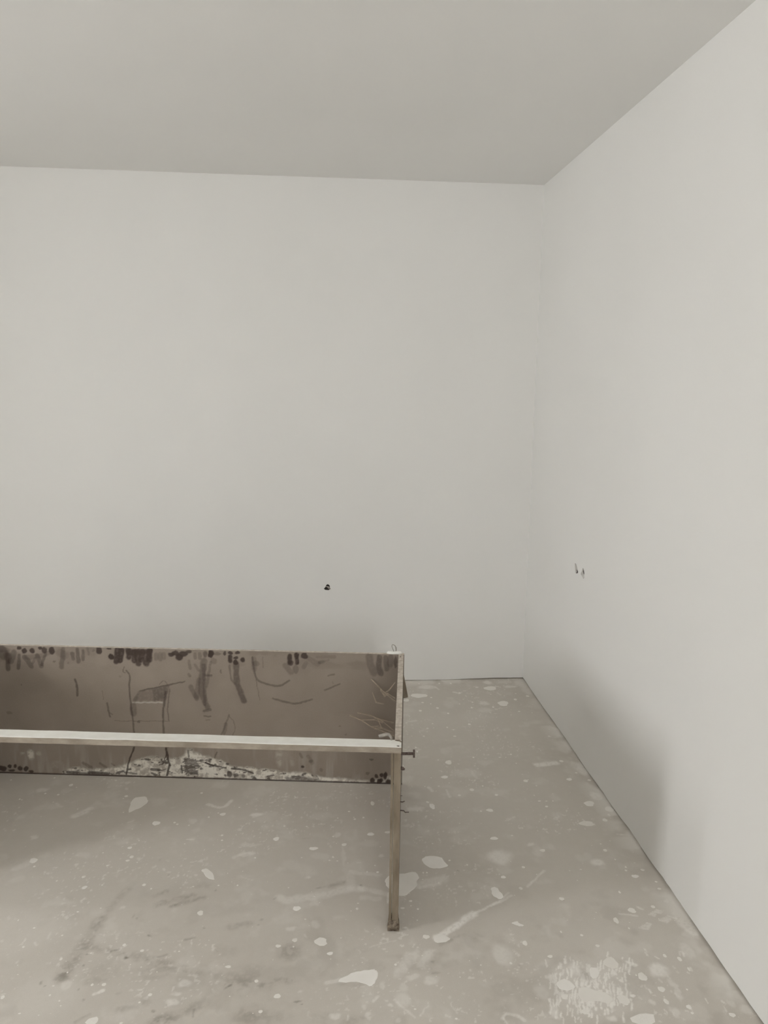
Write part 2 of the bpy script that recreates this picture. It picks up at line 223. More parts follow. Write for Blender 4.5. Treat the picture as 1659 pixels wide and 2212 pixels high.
FB = [("w",-1095,2943,25,18,0.35),("w",-771,2981,10,10,0.35),("w",-766,2929,6,8,0.3),("w",-1011,2614,11,14,0.35),("w",-608,2212,7,9,0.3),("w",-843,2004,4,5,0.35),("w",-360,1890,17,11,0.55),("w",-379,1855,15,7,0.45),
    ("w",-387,1823,17,13,0.5),("w",-1099,2665,4,8,0.3),("w",-791,2101,5,13,0.25),("w",-590,2084,5,14,0.2),("w",-468,2678,12,15,0.25),("w",-680,1902,10,15,0.3),("w",-719,1873,82,80,0.12),("w",-869,2119,114,86,0.1),("w",-235,2705,18,13,0.3),
    ("w",-238,2465,16,9,0.35),("d",-547,1995,7,4,0.85),("d",-618,1845,3,4,0.7),("d",-402,1814,3,5,0.6),("d",-656,2019,3,4,0.6),("d",-657,1977,4,4,0.45),("d",-647,1886,3,4,0.5),("d",-755,1920,4,4,0.4),("d",-740,1905,2,3,0.5),
    ("d",-453,1937,47,30,0.22),("d",-394,1763,36,13,0.35),("d",-186,1773,32,25,0.3),("d",-386,1828,4,3,0.6),("d",-426,1795,5,5,0.5),("d",-530,1865,5,5,0.35),("d",-561,2169,4,7,0.4),("d",-548,2157,2,3,0.6),("d",-598,1947,51,42,0.15),
    ("d",-691,1936,17,18,0.3),("d",-374,2302,25,16,0.2),("d",-451,2208,10,6,0.3),("d",-572,1969,3,3,0.6),("d",-254,1872,3,6,0.3),("d",-610,1914,38,12,0.15),("d",-345,2103,4,3,0.5),("d",-497,2365,3,3,0.6),("d",-536,2450,4,7,0.35),
    ("d",-328,2277,3,4,0.4),("d",-997,2433,155,55,0.06),("w",67,2560,14,11,0.35),("w",215,2423,11,8,0.35),("w",135,2390,10,7,0.35),("w",-39,2319,10,8,0.35),("w",39,1751,13,8,0.5),("w",74,1742,3,6,0.5),("w",-86,2083,14,10,0.35),
    ("w",-12,2094,14,16,0.3),("w",-233,2710,24,11,0.3),("w",-252,2458,25,11,0.3),("w",307,1851,19,16,0.4),("w",220,1790,21,22,0.32),("w",255,1867,22,9,0.35),("w",-17,2194,14,19,0.3),("w",173,1843,8,13,0.3),("w",229,1834,9,17,0.25),
    ("w",116,1776,6,9,0.3),("w",123,1746,8,9,0.4),("w",200,1725,8,7,0.4),("w",87,2431,7,55,0.2),("w",-241,2519,34,8,0.25),("w",184,1772,8,5,0.45),("w",611,2387,39,37,0.3),("w",515,1934,19,39,0.2),("w",320,2599,15,8,0.2),
    ("w",-50,1836,9,4,0.3),("d",-83,1988,30,29,0.4),("d",-188,1895,53,41,0.3),("d",-103,1880,31,12,0.3),("d",-151,1755,62,21,0.28),("d",-176,2125,5,4,0.8),("d",6,1752,25,13,0.2),("d",89,1731,29,15,0.28),("d",140,2272,4,3,0.7),
    ("d",466,2321,4,5,0.6),("d",322,1922,7,6,0.5),("d",451,2011,29,20,0.2),("d",-57,1804,6,3,0.6),("d",-49,1791,3,2,0.5),("d",381,2357,4,4,0.7),("d",153,1880,3,3,0.6),("d",221,2071,29,42,0.12),("d",-179,2106,5,3,0.5),
    ("d",94,1855,40,11,0.25),("d",320,1880,13,5,0.3),("w",952,2339,23,20,0.55),("w",750,2454,17,10,0.4),("w",626,2389,38,41,0.4),("w",945,1845,28,24,0.6),("w",710,1862,13,19,0.5),("w",640,1836,11,14,0.5),("w",611,1726,11,22,0.5),
    ("w",751,1692,13,9,0.55),("w",1105,2129,20,10,0.5),("w",1108,2765,27,33,0.4),("w",1125,2702,26,18,0.3),("w",1122,2435,30,54,0.28),("w",1064,1911,22,32,0.35),("w",962,1769,7,37,0.35),("w",737,1802,128,98,0.25),("w",527,1929,29,40,0.25),
    ("w",1104,1971,25,23,0.25),("w",1114,2960,29,30,0.3),("w",1198,2482,12,11,0.2),("w",1116,1749,14,13,0.35),("w",1118,1695,18,18,0.35),("w",594,1789,18,24,0.3),("w",762,2409,18,30,0.2),("w",928,1698,11,17,0.4),("w",877,1735,11,9,0.4),
    ("w",1086,1720,9,15,0.3),("d",733,1845,23,25,0.25),("d",701,2452,36,123,0.0),("d",564,1885,3,5,0.5),("w",578,3906,46,27,0.5),("w",574,3952,20,17,0.4),("w",923,3951,23,25,0.5),("w",845,3680,24,26,0.45),("w",1034,3887,32,16,0.4),
    ("w",451,3490,23,11,0.3),("w",365,2715,31,17,0.22),("w",619,2970,57,36,0.18),("w",1096,2759,21,37,0.45),("w",832,3593,37,27,0.25),("w",660,3678,25,46,0.15),("w",445,3615,37,29,0.12),("w",1013,3955,41,22,0.2),("w",1110,3932,41,54,0.3),
    ("w",1110,3829,26,51,0.25),("w",1099,3168,25,49,0.3),("w",1097,3009,21,34,0.35),("w",1120,2965,21,44,0.35),("w",1113,3653,38,63,0.15),("w",1125,3341,18,81,0.2),("w",775,3524,73,72,0.08)]
FT = [("w",[[-909,2743],[-891,2760],[-868,2791]],29.5,0.4),("w",[[-427,2794],[-388,2769],[-354,2778],[-339,2817]],15.9,0.45),("w",[[-597,1868],[-575,1877]],9.5,0.6),("w",[[-466,2566],[-444,2564]],7.8,0.5),("w",[[-702,2688],
    [-687,2697]],8.7,0.3),("w",[[-1008,2434],[-974,2465]],28.9,0.2),("w",[[-289,2446],[-260,2471]],16.0,0.3),("w",[[-1007,2836],[-979,2812]],9.6,0.25),("d",[[-601,2325],[-635,2243],[-658,2152]],21.4,0.22),("d",[[-660,2159],[-674,2080],
    [-687,2006],[-702,1931]],32.7,0.38),("d",[[-691,1936],[-708,1937]],30.3,0.25),("d",[[-660,2047],[-598,2027],[-480,1989],[-363,1930],[-253,1900],[-161,1863]],25.2,0.28),("d",[[-524,2262],[-484,2282]],16.2,0.3),("d",[[-503,2219],
    [-401,2253]],23.6,0.38),("d",[[-456,2209],[-367,2241]],17.1,0.38),("d",[[-266,2099],[-207,2113]],24.4,0.28),("d",[[-392,2055],[-364,2065]],6.8,0.5),("d",[[-591,2026],[-571,2032]],6.7,0.75),("d",[[-252,1861],[-235,1871]],6.8,0.75),
    ("d",[[-514,1811],[-456,1833]],22.5,0.25),("d",[[-414,1764],[-348,1795],[-300,1817]],26.9,0.35),("d",[[-484,1983],[-431,2000]],9.0,0.3),("d",[[-619,1779],[-590,1799]],10.1,0.25),("d",[[-325,1798],[-321,1773]],4.8,0.35),
    ("d",[[-500,2081],[-495,2079]],6.4,0.6),("d",[[-294,2006],[-286,2001]],3.9,0.6),("w",[[318,2257],[408,2284]],32.8,0.28),("w",[[327,2243],[390,2258]],12.9,0.3),("w",[[-122,2224],[-98,2209],[-17,2225],[39,2237],[102,2258],
    [134,2255]],33.4,0.36),("w",[[101,2332],[103,2261]],31.6,0.2),("w",[[106,2340],[201,2317]],18.7,0.25),("w",[[134,2255],[215,2221]],22.0,0.28),("w",[[136,2207],[187,2199]],20.2,0.2),("w",[[347,2011],[378,2036],[475,2108]],24.4,0.7),
    ("w",[[475,2108],[569,2162]],9.1,0.55),("w",[[569,2162],[607,2199]],5.1,0.4),("w",[[20,1863],[60,1871]],13.9,0.35),("w",[[147,1988],[225,2013]],4.6,0.25),("w",[[143,1790],[157,1805]],8.9,0.45),("w",[[202,1786],[247,1730]],6.8,0.35),
    ("w",[[265,1739],[286,1769]],4.5,0.3),("w",[[346,1765],[356,1737]],4.3,0.3),("w",[[484,1728],[471,1711],[478,1695]],5.1,0.5),("w",[[223,2225],[217,2178]],7.1,0.6),("w",[[-100,2398],[-34,2350]],48.6,0.12),("w",[[-203,2714],
    [-257,2706]],13.4,0.25),("w",[[345,2713],[395,2712]],20.6,0.25),("w",[[-257,2343],[-218,2319]],4.7,0.3),("w",[[-45,2055],[-35,2041]],4.5,0.3),("d",[[29,2272],[82,2291]],14.7,0.3),("d",[[-57,2546],[-31,2543]],5.0,0.45),
    ("d",[[-144,2218],[-137,2225]],4.5,0.5),("d",[[355,1987],[408,2014]],12.6,0.3),("d",[[147,1992],[34,1949]],24.6,0.12),("d",[[-209,1848],[-64,1883]],29.4,0.12),("d",[[-7,2262],[19,2272]],6.5,0.35),("w",[[536,2143],[571,2157],
    [611,2186]],8.6,0.4),("w",[[677,2228],[755,2306]],8.4,0.4),("w",[[470,1709],[478,1725],[511,1717],[524,1700]],8.8,0.5),("w",[[871,1879],[886,1867]],11.1,0.7),("w",[[926,2078],[975,2067]],8.1,0.4),("w",[[1084,2494],
    [1117,2489]],8.9,0.4),("w",[[996,2104],[1006,2096]],6.8,0.45),("w",[[1017,2071],[1031,2063]],6.7,0.45),("w",[[1039,2039],[1055,2030]],6.6,0.45),("w",[[963,2014],[984,2005]],6.3,0.45),("w",[[1025,2076],[1037,2068]],6.7,0.45),
    ("w",[[1047,2044],[1061,2035]],6.6,0.45),("w",[[971,2018],[989,2010]],6.3,0.45),("w",[[1033,2081],[1056,2072]],6.7,0.45),("w",[[1055,2048],[1067,2040]],6.6,0.45),("w",[[979,2023],[995,2015]],6.4,0.45),("w",[[1042,2086],
    [1062,2077]],6.8,0.45),("w",[[1063,2053],[1073,2045]],6.7,0.45),("w",[[986,2028],[1001,2019]],6.4,0.45),("w",[[1050,2091],[1068,2082]],6.8,0.45),("w",[[1071,2058],[1092,2049]],6.7,0.45),("w",[[994,2032],[1006,2024]],6.5,0.45),
    ("w",[[937,3024],[973,3028],[1016,3034]],35.2,0.6),("w",[[443,2866],[452,2837]],13.3,0.45),("w",[[512,2843],[518,2791]],10.4,0.4),("w",[[944,3805],[952,3780]],11.5,0.3),("w",[[712,3831],[742,3813]],13.1,0.5),("w",[[625,3906],
    [642,3868]],10.5,0.4),("w",[[643,2984],[652,2927]],12.4,0.2),("w",[[673,1741],[671,1735]],5.0,0.61),("w",[[658,1780],[652,1763]],5.4,0.53),("w",[[827,1775],[820,1760]],3.7,0.65),("w",[[627,1704],[620,1683]],4.3,0.61),("w",[[663,1762],
    [657,1745]],5.0,0.8),("w",[[784,1755],[774,1733]],4.0,0.86),("w",[[727,1895],[720,1872]],4.6,0.75),("w",[[716,1801],[706,1776]],5.7,0.58),("w",[[751,1846],[747,1835]],4.8,0.55),("w",[[822,1763],[812,1739]],4.3,0.8),("w",[[817,1853],
    [807,1831]],3.2,0.57),("w",[[751,1805],[746,1791]],5.4,0.92),("w",[[681,1864],[674,1847]],4.6,0.52),("w",[[742,1819],[735,1798]],4.7,0.72),("w",[[611,1758],[607,1748]],3.1,0.61),("w",[[822,1751],[815,1735]],3.8,0.72),("w",[[716,1909],
    [711,1894]],3.3,0.53),("w",[[671,1878],[669,1871]],4.5,0.85),("w",[[703,1865],[693,1838]],5.6,0.69),("w",[[626,1844],[624,1838]],5.7,0.56),("w",[[794,1887],[787,1870]],5.7,0.93),("w",[[702,1818],[696,1804]],5.0,0.85),("w",[[793,1780],
    [787,1763]],4.0,0.64),("w",[[718,1866],[716,1858]],4.0,0.65),("w",[[778,1816],[772,1803]],3.3,0.57),("w",[[677,1776],[668,1754]],5.4,0.6),("w",[[765,1758],[760,1738]],4.9,0.54),("w",[[684,1799],[677,1781]],3.8,0.9),("w",[[797,1843],
    [795,1836]],4.8,0.73),("w",[[643,1817],[638,1806]],3.6,0.86),("w",[[784,1777],[777,1756]],4.6,0.61),("w",[[760,1785],[756,1776]],4.6,0.85),("w",[[635,1792],[630,1780]],4.3,0.58),("w",[[818,1845],[815,1835]],5.7,0.6),("w",[[759,1772],
    [753,1759]],3.4,0.52),("w",[[690,1855],[687,1844]],3.7,0.63),("w",[[621,1763],[615,1742]],4.6,0.73),("w",[[784,1867],[781,1857]],5.4,0.87),("w",[[753,1720],[750,1715]],4.7,0.9),("w",[[700,1750],[696,1738]],4.4,0.92),("w",[[727,1797],
    [722,1783]],4.8,0.61),("w",[[608,1742],[600,1718]],3.5,0.67),("w",[[752,1830],[746,1815]],5.4,0.7),("w",[[823,1728],[817,1715]],4.9,0.51),("w",[[655,1852],[652,1844]],5.1,0.87),("w",[[827,1752],[825,1746]],4.9,0.77),("w",[[777,1749],
    [774,1740]],4.7,0.92),("w",[[642,1819],[640,1813]],3.2,0.76),("w",[[700,1902],[695,1887]],3.7,0.61),("w",[[809,1791],[797,1766]],4.2,0.79),("w",[[803,1802],[792,1776]],5.7,0.66),("w",[[745,1762],[736,1742]],3.8,0.56),("w",[[747,1846],
    [742,1824]],4.4,0.55),("w",[[817,1761],[808,1738]],4.5,0.63),("w",[[700,1832],[696,1821]],3.3,0.54),("w",[[703,1798],[696,1781]],3.2,0.52),("w",[[725,1750],[718,1736]],5.4,0.62),("w",[[774,1759],[767,1743]],3.5,0.76),("w",[[834,1863],
    [829,1850]],4.6,0.52),("w",[[681,1885],[676,1870]],5.0,0.51),("w",[[726,1863],[716,1835]],4.2,0.51),("w",[[862,1858],[860,1852]],5.6,0.51),("w",[[684,1739],[678,1715]],4.1,0.79),("w",[[653,1785],[647,1766]],5.4,0.78),("w",[[653,1837],
    [646,1818]],4.2,0.95),("w",[[644,1787],[636,1761]],3.4,0.71),("w",[[706,1769],[697,1744]],3.6,0.77),("w",[[663,1873],[661,1865]],3.8,0.53),("w",[[771,1743],[765,1727]],5.3,0.87),("w",[[665,1813],[662,1803]],5.3,0.62),("w",[[716,1695],
    [708,1675]],4.3,0.68),("w",[[839,1859],[833,1844]],3.3,0.78),("w",[[866,1898],[863,1893]],4.5,0.71),("w",[[756,1871],[749,1844]],5.7,0.63),("w",[[883,1894],[871,1868]],3.8,0.85),("w",[[648,1787],[645,1775]],4.0,0.71),("w",[[870,1866],
    [858,1837]],4.1,0.55),("w",[[776,1783],[772,1773]],4.5,0.76),("w",[[791,1842],[784,1827]],4.3,0.89),("w",[[668,1850],[659,1826]],4.2,0.8),("w",[[695,1735],[688,1714]],3.5,0.81),("w",[[795,1838],[783,1813]],4.5,0.51),("w",[[649,1733],
    [639,1708]],3.6,0.64),("w",[[754,1785],[747,1763]],4.2,0.81),("w",[[722,1824],[716,1804]],5.7,0.58),("w",[[823,1848],[820,1836]],5.7,0.62),("w",[[773,1788],[768,1771]],3.6,0.59),("w",[[824,1903],[819,1892]],3.7,0.53),("w",[[724,1862],
    [722,1856]],5.2,0.78),("w",[[729,1819],[724,1803]],5.8,0.9),("w",[[710,1746],[702,1721]],3.6,0.58),("w",[[700,1712],[698,1706]],4.9,0.77),("w",[[738,1838],[732,1815]],3.6,0.66),("w",[[649,1777],[645,1765]],3.5,0.95),("w",[[632,1771],
    [624,1745]],4.3,0.71),("w",[[677,1737],[669,1713]],5.0,0.52),("w",[[706,1822],[697,1799]],5.5,0.83),("w",[[791,1805],[781,1779]],4.1,0.87),("w",[[690,1863],[686,1854]],3.2,0.53),("w",[[731,1756],[722,1733]],5.0,0.89),("w",[[658,1772],
    [655,1762]],5.8,0.65),("w",[[614,1767],[606,1745]],4.0,0.7),("w",[[722,1836],[719,1827]],5.0,0.79),("w",[[668,1812],[662,1787]],5.9,0.7),("w",[[810,1782],[805,1768]],4.7,0.56),("w",[[760,1821],[753,1796]],5.9,0.68),("w",[[718,1759],
    [714,1746]],5.8,0.79),("w",[[833,1823],[828,1810]],5.0,0.86),("w",[[628,1722],[623,1707]],4.3,0.87),("w",[[730,1823],[726,1808]],3.6,0.57),("w",[[736,1802],[730,1788]],4.3,0.54),("w",[[710,1756],[705,1742]],4.5,0.55),("w",[[789,1828],
    [784,1817]],5.7,0.73),("w",[[668,1701],[666,1693]],3.6,0.75),("w",[[834,1772],[831,1763]],6.0,0.5),("w",[[660,1834],[655,1817]],4.4,0.9),("w",[[679,1891],[673,1873]],5.9,0.52),("w",[[745,1741],[741,1733]],4.0,0.68),("w",[[723,1750],
    [715,1730]],3.6,0.82),("w",[[775,1786],[765,1765]],3.4,0.67),("w",[[701,1732],[695,1715]],5.3,0.65),("w",[[702,1912],[695,1894]],4.8,0.94),("w",[[654,1851],[647,1828]],4.2,0.7),("w",[[809,1861],[806,1850]],5.6,0.55),("w",[[697,1751],
    [693,1744]],3.7,0.95),("w",[[703,1833],[698,1820]],4.7,0.51),("w",[[642,1884],[640,1879]],3.7,0.73),("w",[[718,1704],[714,1692]],3.5,0.76),("w",[[785,1692],[780,1678]],5.5,0.88),("w",[[802,1811],[798,1802]],4.0,0.71),("w",[[714,1746],
    [710,1733]],3.9,0.84),("w",[[660,1726],[651,1703]],4.5,0.6),("w",[[653,1852],[644,1824]],4.4,0.7),("w",[[721,1756],[719,1748]],4.8,0.81),("w",[[671,1854],[668,1846]],4.6,0.69),("w",[[753,1721],[747,1706]],5.3,0.67),("w",[[763,1827],
    [757,1806]],5.7,0.66),("w",[[779,1859],[777,1853]],3.4,0.7),("w",[[812,1743],[809,1735]],6.0,0.67),("w",[[680,1813],[678,1807]],5.4,0.57),("w",[[696,1904],[692,1889]],4.8,0.71),("w",[[691,1776],[685,1758]],3.2,0.91),("w",[[693,1761],
    [685,1738]],3.8,0.51),("w",[[827,1879],[816,1852]],4.5,0.72),("w",[[762,1737],[759,1729]],4.0,0.65),("w",[[799,1878],[793,1861]],3.9,0.63),("w",[[753,1864],[744,1842]],3.7,0.61),("w",[[808,1789],[799,1767]],3.7,0.94),("w",[[753,1880],
    [745,1853]],6.0,0.94),("w",[[648,1856],[644,1842]],3.4,0.5),("w",[[641,1797],[638,1785]],5.1,0.71),("w",[[638,1847],[632,1829]],5.7,0.7),("w",[[701,1760],[696,1746]],4.6,0.94),("w",[[828,1857],[825,1847]],5.1,0.71),("w",[[634,1760],
    [627,1741]],4.6,0.67),("w",[[673,1815],[665,1792]],4.9,0.94),("w",[[830,1790],[821,1765]],4.2,0.71),("w",[[774,1753],[769,1738]],5.2,0.64),("w",[[675,1778],[668,1761]],4.9,0.7),("w",[[669,1778],[664,1766]],3.4,0.83),("w",[[803,1738],
    [800,1732]],4.8,0.68),("w",[[740,1727],[738,1723]],4.9,0.85),("w",[[691,1777],[687,1764]],3.9,0.63),("w",[[728,1833],[718,1809]],4.4,0.7),("w",[[727,1876],[724,1869]],5.9,0.51),("w",[[819,1851],[812,1832]],5.4,0.63),("w",[[796,1894],
    [790,1878]],4.6,0.74),("w",[[729,1862],[722,1837]],3.9,0.5),("w",[[631,1828],[622,1802]],3.3,0.75),("w",[[663,1824],[655,1798]],3.7,0.7),("w",[[816,1796],[809,1779]],4.0,0.85),("w",[[772,1800],[768,1791]],5.5,0.84),("w",[[745,1718],
    [739,1704]],5.0,0.76),("w",[[659,1702],[654,1685]],3.5,0.8),("w",[[767,1731],[760,1710]],4.1,0.58),("w",[[813,1850],[808,1836]],3.6,0.62),("w",[[679,1764],[673,1747]],5.7,0.94),("w",[[715,1742],[708,1724]],3.1,0.71),("w",[[825,1737],
    [815,1714]],4.8,0.55),("w",[[720,1866],[716,1856]],5.9,0.57),("w",[[799,1756],[793,1739]],3.4,0.64),("w",[[663,1834],[660,1823]],4.0,0.89),("w",[[789,1766],[782,1751]],4.1,0.52),("w",[[775,1836],[766,1815]],5.0,0.94),("w",[[699,1726],
    [694,1713]],4.6,0.6),("w",[[835,1802],[826,1781]],5.6,0.95),("w",[[649,1778],[646,1767]],3.6,0.61),("w",[[888,1887],[881,1869]],4.1,0.64),("w",[[727,1848],[721,1826]],4.2,0.55),("w",[[662,1778],[659,1769]],3.4,0.9),("w",[[697,1775],
    [694,1764]],3.3,0.88),("w",[[609,1766],[607,1759]],5.6,0.92),("w",[[700,1865],[693,1837]],4.1,0.91),("w",[[869,1863],[865,1852]],4.7,0.72),("w",[[683,1840],[675,1815]],5.9,0.89),("w",[[864,1848],[860,1840]],5.3,0.94),("w",[[803,1842],
    [795,1825]],3.6,0.94),("w",[[863,1874],[856,1859]],4.4,0.83),("w",[[701,1790],[698,1781]],4.7,0.64),("w",[[756,1856],[753,1850]],5.4,0.59),("w",[[730,1847],[721,1822]],5.2,0.65),("w",[[842,1861],[836,1846]],3.4,0.55),("w",[[758,1877],
    [748,1854]],4.9,0.68),("w",[[658,1808],[653,1794]],5.5,0.84),("w",[[644,1809],[638,1789]],4.8,0.66),("w",[[812,1777],[801,1752]],4.1,0.74),("w",[[654,1730],[651,1723]],5.4,0.64),("w",[[719,1865],[715,1853]],3.4,0.85),("w",[[701,1783],
    [695,1765]],3.7,0.66),("w",[[830,1923],[816,1894]],4.1,0.69),("w",[[695,1737],[692,1726]],4.9,0.77),("w",[[774,1823],[769,1810]],4.6,0.65),("w",[[785,1788],[776,1765]],4.1,0.65),("w",[[681,1794],[675,1773]],5.0,0.58),("w",[[763,1771],
    [756,1747]],3.6,0.55),("w",[[645,1847],[639,1820]],4.3,0.58),("w",[[788,1747],[783,1732]],4.0,0.86),("w",[[712,1752],[703,1728]],5.6,0.7),("w",[[641,1771],[635,1755]],3.6,0.92),("w",[[855,1874],[843,1845]],4.2,0.62),("w",[[653,1794],
    [651,1787]],3.2,0.86),("w",[[631,1765],[621,1739]],3.3,0.86),("w",[[637,1801],[633,1785]],4.6,0.52),("w",[[732,1852],[727,1837]],3.3,0.73),("w",[[717,1823],[710,1796]],4.0,0.55),("w",[[692,1795],[681,1771]],5.0,0.73),("w",[[848,1840],
    [839,1811]],5.8,0.94),("w",[[701,1719],[695,1700]],5.0,0.87),("w",[[783,1814],[777,1798]],4.6,0.57),("w",[[821,1892],[814,1872]],4.3,0.7),("w",[[795,1790],[791,1780]],3.5,0.95),("w",[[644,1905],[638,1880]],4.7,0.57),("w",[[710,1720],
    [701,1698]],5.1,0.51),("w",[[699,1857],[696,1848]],5.4,0.81),("w",[[755,1756],[748,1742]],3.1,0.55),("w",[[725,1727],[723,1721]],5.3,0.83),("w",[[716,1814],[711,1802]],5.8,0.86),("w",[[706,1714],[701,1697]],3.8,0.78),("w",[[661,1857],
    [658,1850]],3.4,0.53),("w",[[730,1842],[725,1822]],5.5,0.74),("w",[[636,1778],[634,1773]],3.4,0.8),("w",[[668,1751],[666,1743]],5.0,0.85),("w",[[701,1863],[698,1852]],3.7,0.79),("w",[[673,1693],[670,1683]],3.4,0.62),("w",[[684,1778],
    [677,1757]],5.8,0.75),("w",[[771,1737],[766,1727]],5.1,0.65),("w",[[711,1834],[705,1818]],3.6,0.82),("w",[[710,1762],[705,1750]],3.9,0.51),("w",[[659,1776],[657,1768]],4.4,0.56),("w",[[778,1866],[776,1861]],5.8,0.59),("w",[[667,1848],
    [664,1838]],3.8,0.91),("w",[[719,1896],[711,1868]],6.0,0.77),("w",[[782,1884],[773,1855]],3.4,0.7),("w",[[774,1854],[766,1832]],5.6,0.57),("w",[[762,1809],[754,1790]],3.3,0.77),("w",[[697,1757],[693,1744]],3.4,0.52),("w",[[689,1745],
    [687,1738]],5.4,0.66),("w",[[637,1829],[635,1822]],4.0,0.55),("w",[[692,1868],[687,1851]],4.4,0.81),("w",[[726,1796],[725,1791]],3.9,0.67),("w",[[759,1829],[749,1807]],4.4,0.59),("w",[[760,1786],[755,1766]],3.5,0.53),("w",[[805,1766],
    [802,1758]],5.5,0.87),("w",[[731,1801],[722,1780]],4.4,0.89),("w",[[791,1709],[784,1694]],3.9,0.64),("w",[[720,1812],[717,1805]],5.1,0.62),("w",[[681,1729],[677,1716]],3.8,0.84),("w",[[785,1865],[782,1858]],4.5,0.66),("w",[[617,1727],
    [610,1704]],4.9,0.75),("w",[[651,1741],[649,1734]],4.1,0.85),("w",[[993,1855],[995,1849]],5.4,0.35),("w",[[884,1794],[886,1780]],4.8,0.3),("w",[[943,1874],[942,1860]],4.6,0.28),("w",[[993,1836],[996,1831]],5.5,0.28),("w",[[1067,1726],
    [1070,1721]],5.2,0.52),("w",[[962,1826],[965,1812]],5.1,0.3),("w",[[941,1928],[942,1916]],5.3,0.54),("w",[[967,1716],[973,1712]],5.0,0.44),("w",[[896,1698],[900,1693]],4.8,0.44),("w",[[1023,1831],[1027,1825]],5.6,0.5),("w",[[903,1708],
    [904,1698]],4.5,0.48),("w",[[1036,1907],[1034,1894]],4.9,0.38),("w",[[1045,1906],[1043,1891]],4.9,0.46),("w",[[957,1761],[962,1753]],5.1,0.26),("w",[[937,1913],[938,1903]],5.2,0.51),("w",[[891,1778],[891,1765]],4.5,0.59),
    ("w",[[1027,1737],[1026,1724]],4.5,0.59),("w",[[935,1679],[939,1673]],4.8,0.43),("w",[[919,1698],[920,1693]],4.7,0.37),("w",[[974,1709],[975,1699]],4.6,0.49),("w",[[1039,1846],[1040,1834]],5.1,0.5),("w",[[1062,1705],
    [1061,1691]],4.6,0.43),("w",[[1040,1906],[1046,1900]],6.0,0.42),("w",[[918,1746],[920,1734]],4.7,0.26),("w",[[936,1813],[936,1802]],4.8,0.33),("w",[[958,1895],[964,1889]],5.8,0.58),("w",[[955,1705],[960,1701]],5.0,0.57)]
FP = [("w",[[207,1873],[214,1905],[252,1959],[282,1973],[283,1944],[250,1903],[220,1875]],0.38),("w",[[275,1919],[304,1961],[333,1966],[319,1935],[296,1900],[276,1904]],0.45),("w",[[1090,2098],[1132,2111],[1139,2041],[1137,1975],
    [1120,1962],[1089,1993],[1087,2044]],0.55),("w",[[1086,2779],[1124,2790],[1135,2726],[1134,2689],[1108,2727]],0.35)]
SP = [[[-726,2841],[-711,2867],[-672,2867],[-659,2826],[-671,2793],[-698,2769],[-719,2750],[-720,2802]],[[-393,2386],[-374,2393],[-357,2374],[-337,2330],[-355,2332],[-376,2354]],[[-977,2467],[-975,2490],[-950,2481],[-955,2462],
    [-966,2459]],[[50,1861],[60,1880],[96,1895],[133,1903],[159,1901],[163,1885],[153,1856],[140,1841],[123,1854],[95,1862]],[[350,2394],[372,2412],[421,2404],[429,2372],[438,2351],[412,2342],[378,2341],[355,2366]],[[214,2290],[234,2315],
    [277,2319],[319,2330],[330,2308],[314,2247],[281,2213],[268,2206],[235,2216],[218,2257]],[[557,2234],[577,2217],[589,2184],[572,2169],[554,2189]],[[335,2012],[355,2034],[375,2019],[387,2005],[366,1993],[339,1993]],[[555,2230],
    [572,2232],[591,2189],[567,2173],[552,2192]],[[1103,2677],[1127,2683],[1134,2656],[1120,2640],[1099,2650]],[[579,2061],[602,2069],[604,2057],[620,2047],[603,2044],[593,2052]],[[697,1793],[719,1803],[749,1784],[773,1773],[783,1753],
    [766,1737],[745,1747],[719,1752],[699,1747],[692,1765]],[[643,1815],[668,1834],[687,1821],[696,1799],[672,1789],[650,1794]],[[817,1902],[837,1904],[843,1868],[826,1857],[807,1864],[800,1884]],[[792,1763],[816,1765],[824,1741],
    [808,1728],[792,1741]],[[756,1868],[779,1866],[777,1842],[753,1822],[746,1841]]]
WEB = [[[[-127,451],[-100,423],[-73,399],[-55,413],[-32,446]],[[-121,395],[-105,361],[-78,359]],[[-84,407],[-46,380],[-29,372]],[[-73,399],[-52,394],[-30,386]],[[-89,412],[-76,393],[-57,408]],[[-79,401],[-72,389],[-62,401]]],[[[-212,296],
    [-163,277],[-125,255],[-77,237],[-31,222]],[[-115,293],[-77,279],[-31,246]],[[-180,308],[-126,303],[-83,288],[-34,283]],[[-163,280],[-110,287],[-77,281]],[[-99,287],[-82,254],[-109,256]],[[-125,255],[-99,262],[-31,241]]]]

_rng = np.random.default_rng(11)
_tab = [_rng.random((256, 256)) for _ in range(6)]
def vnoise(x, y, k=0):
    t = _tab[k % 6]; xi = np.floor(x).astype(int); yi = np.floor(y).astype(int); fx = x - xi; fy = y - yi
    fx = fx * fx * (3 - 2 * fx); fy = fy * fy * (3 - 2 * fy)
    g = lambda a, b: t[a % 256, b % 256]
    return (g(xi, yi) * (1 - fx) + g(xi + 1, yi) * fx) * (1 - fy) + (g(xi, yi + 1) * (1 - fx) + g(xi + 1, yi + 1) * fx) * fy
def fbm(x, y, oct=4, k=0):
    s = 0; a = 0.5; n = 0
    for i in range(oct): s = s + a * vnoise(x * 2 ** i + 17.3 * i, y * 2 ** i + 9.1 * i, k + i); n += a; a *= 0.5
    return s / n
def sstep(a, b, x):
    t = np.clip((x - a) / (b - a), 0, 1); return t * t * (3 - 2 * t)

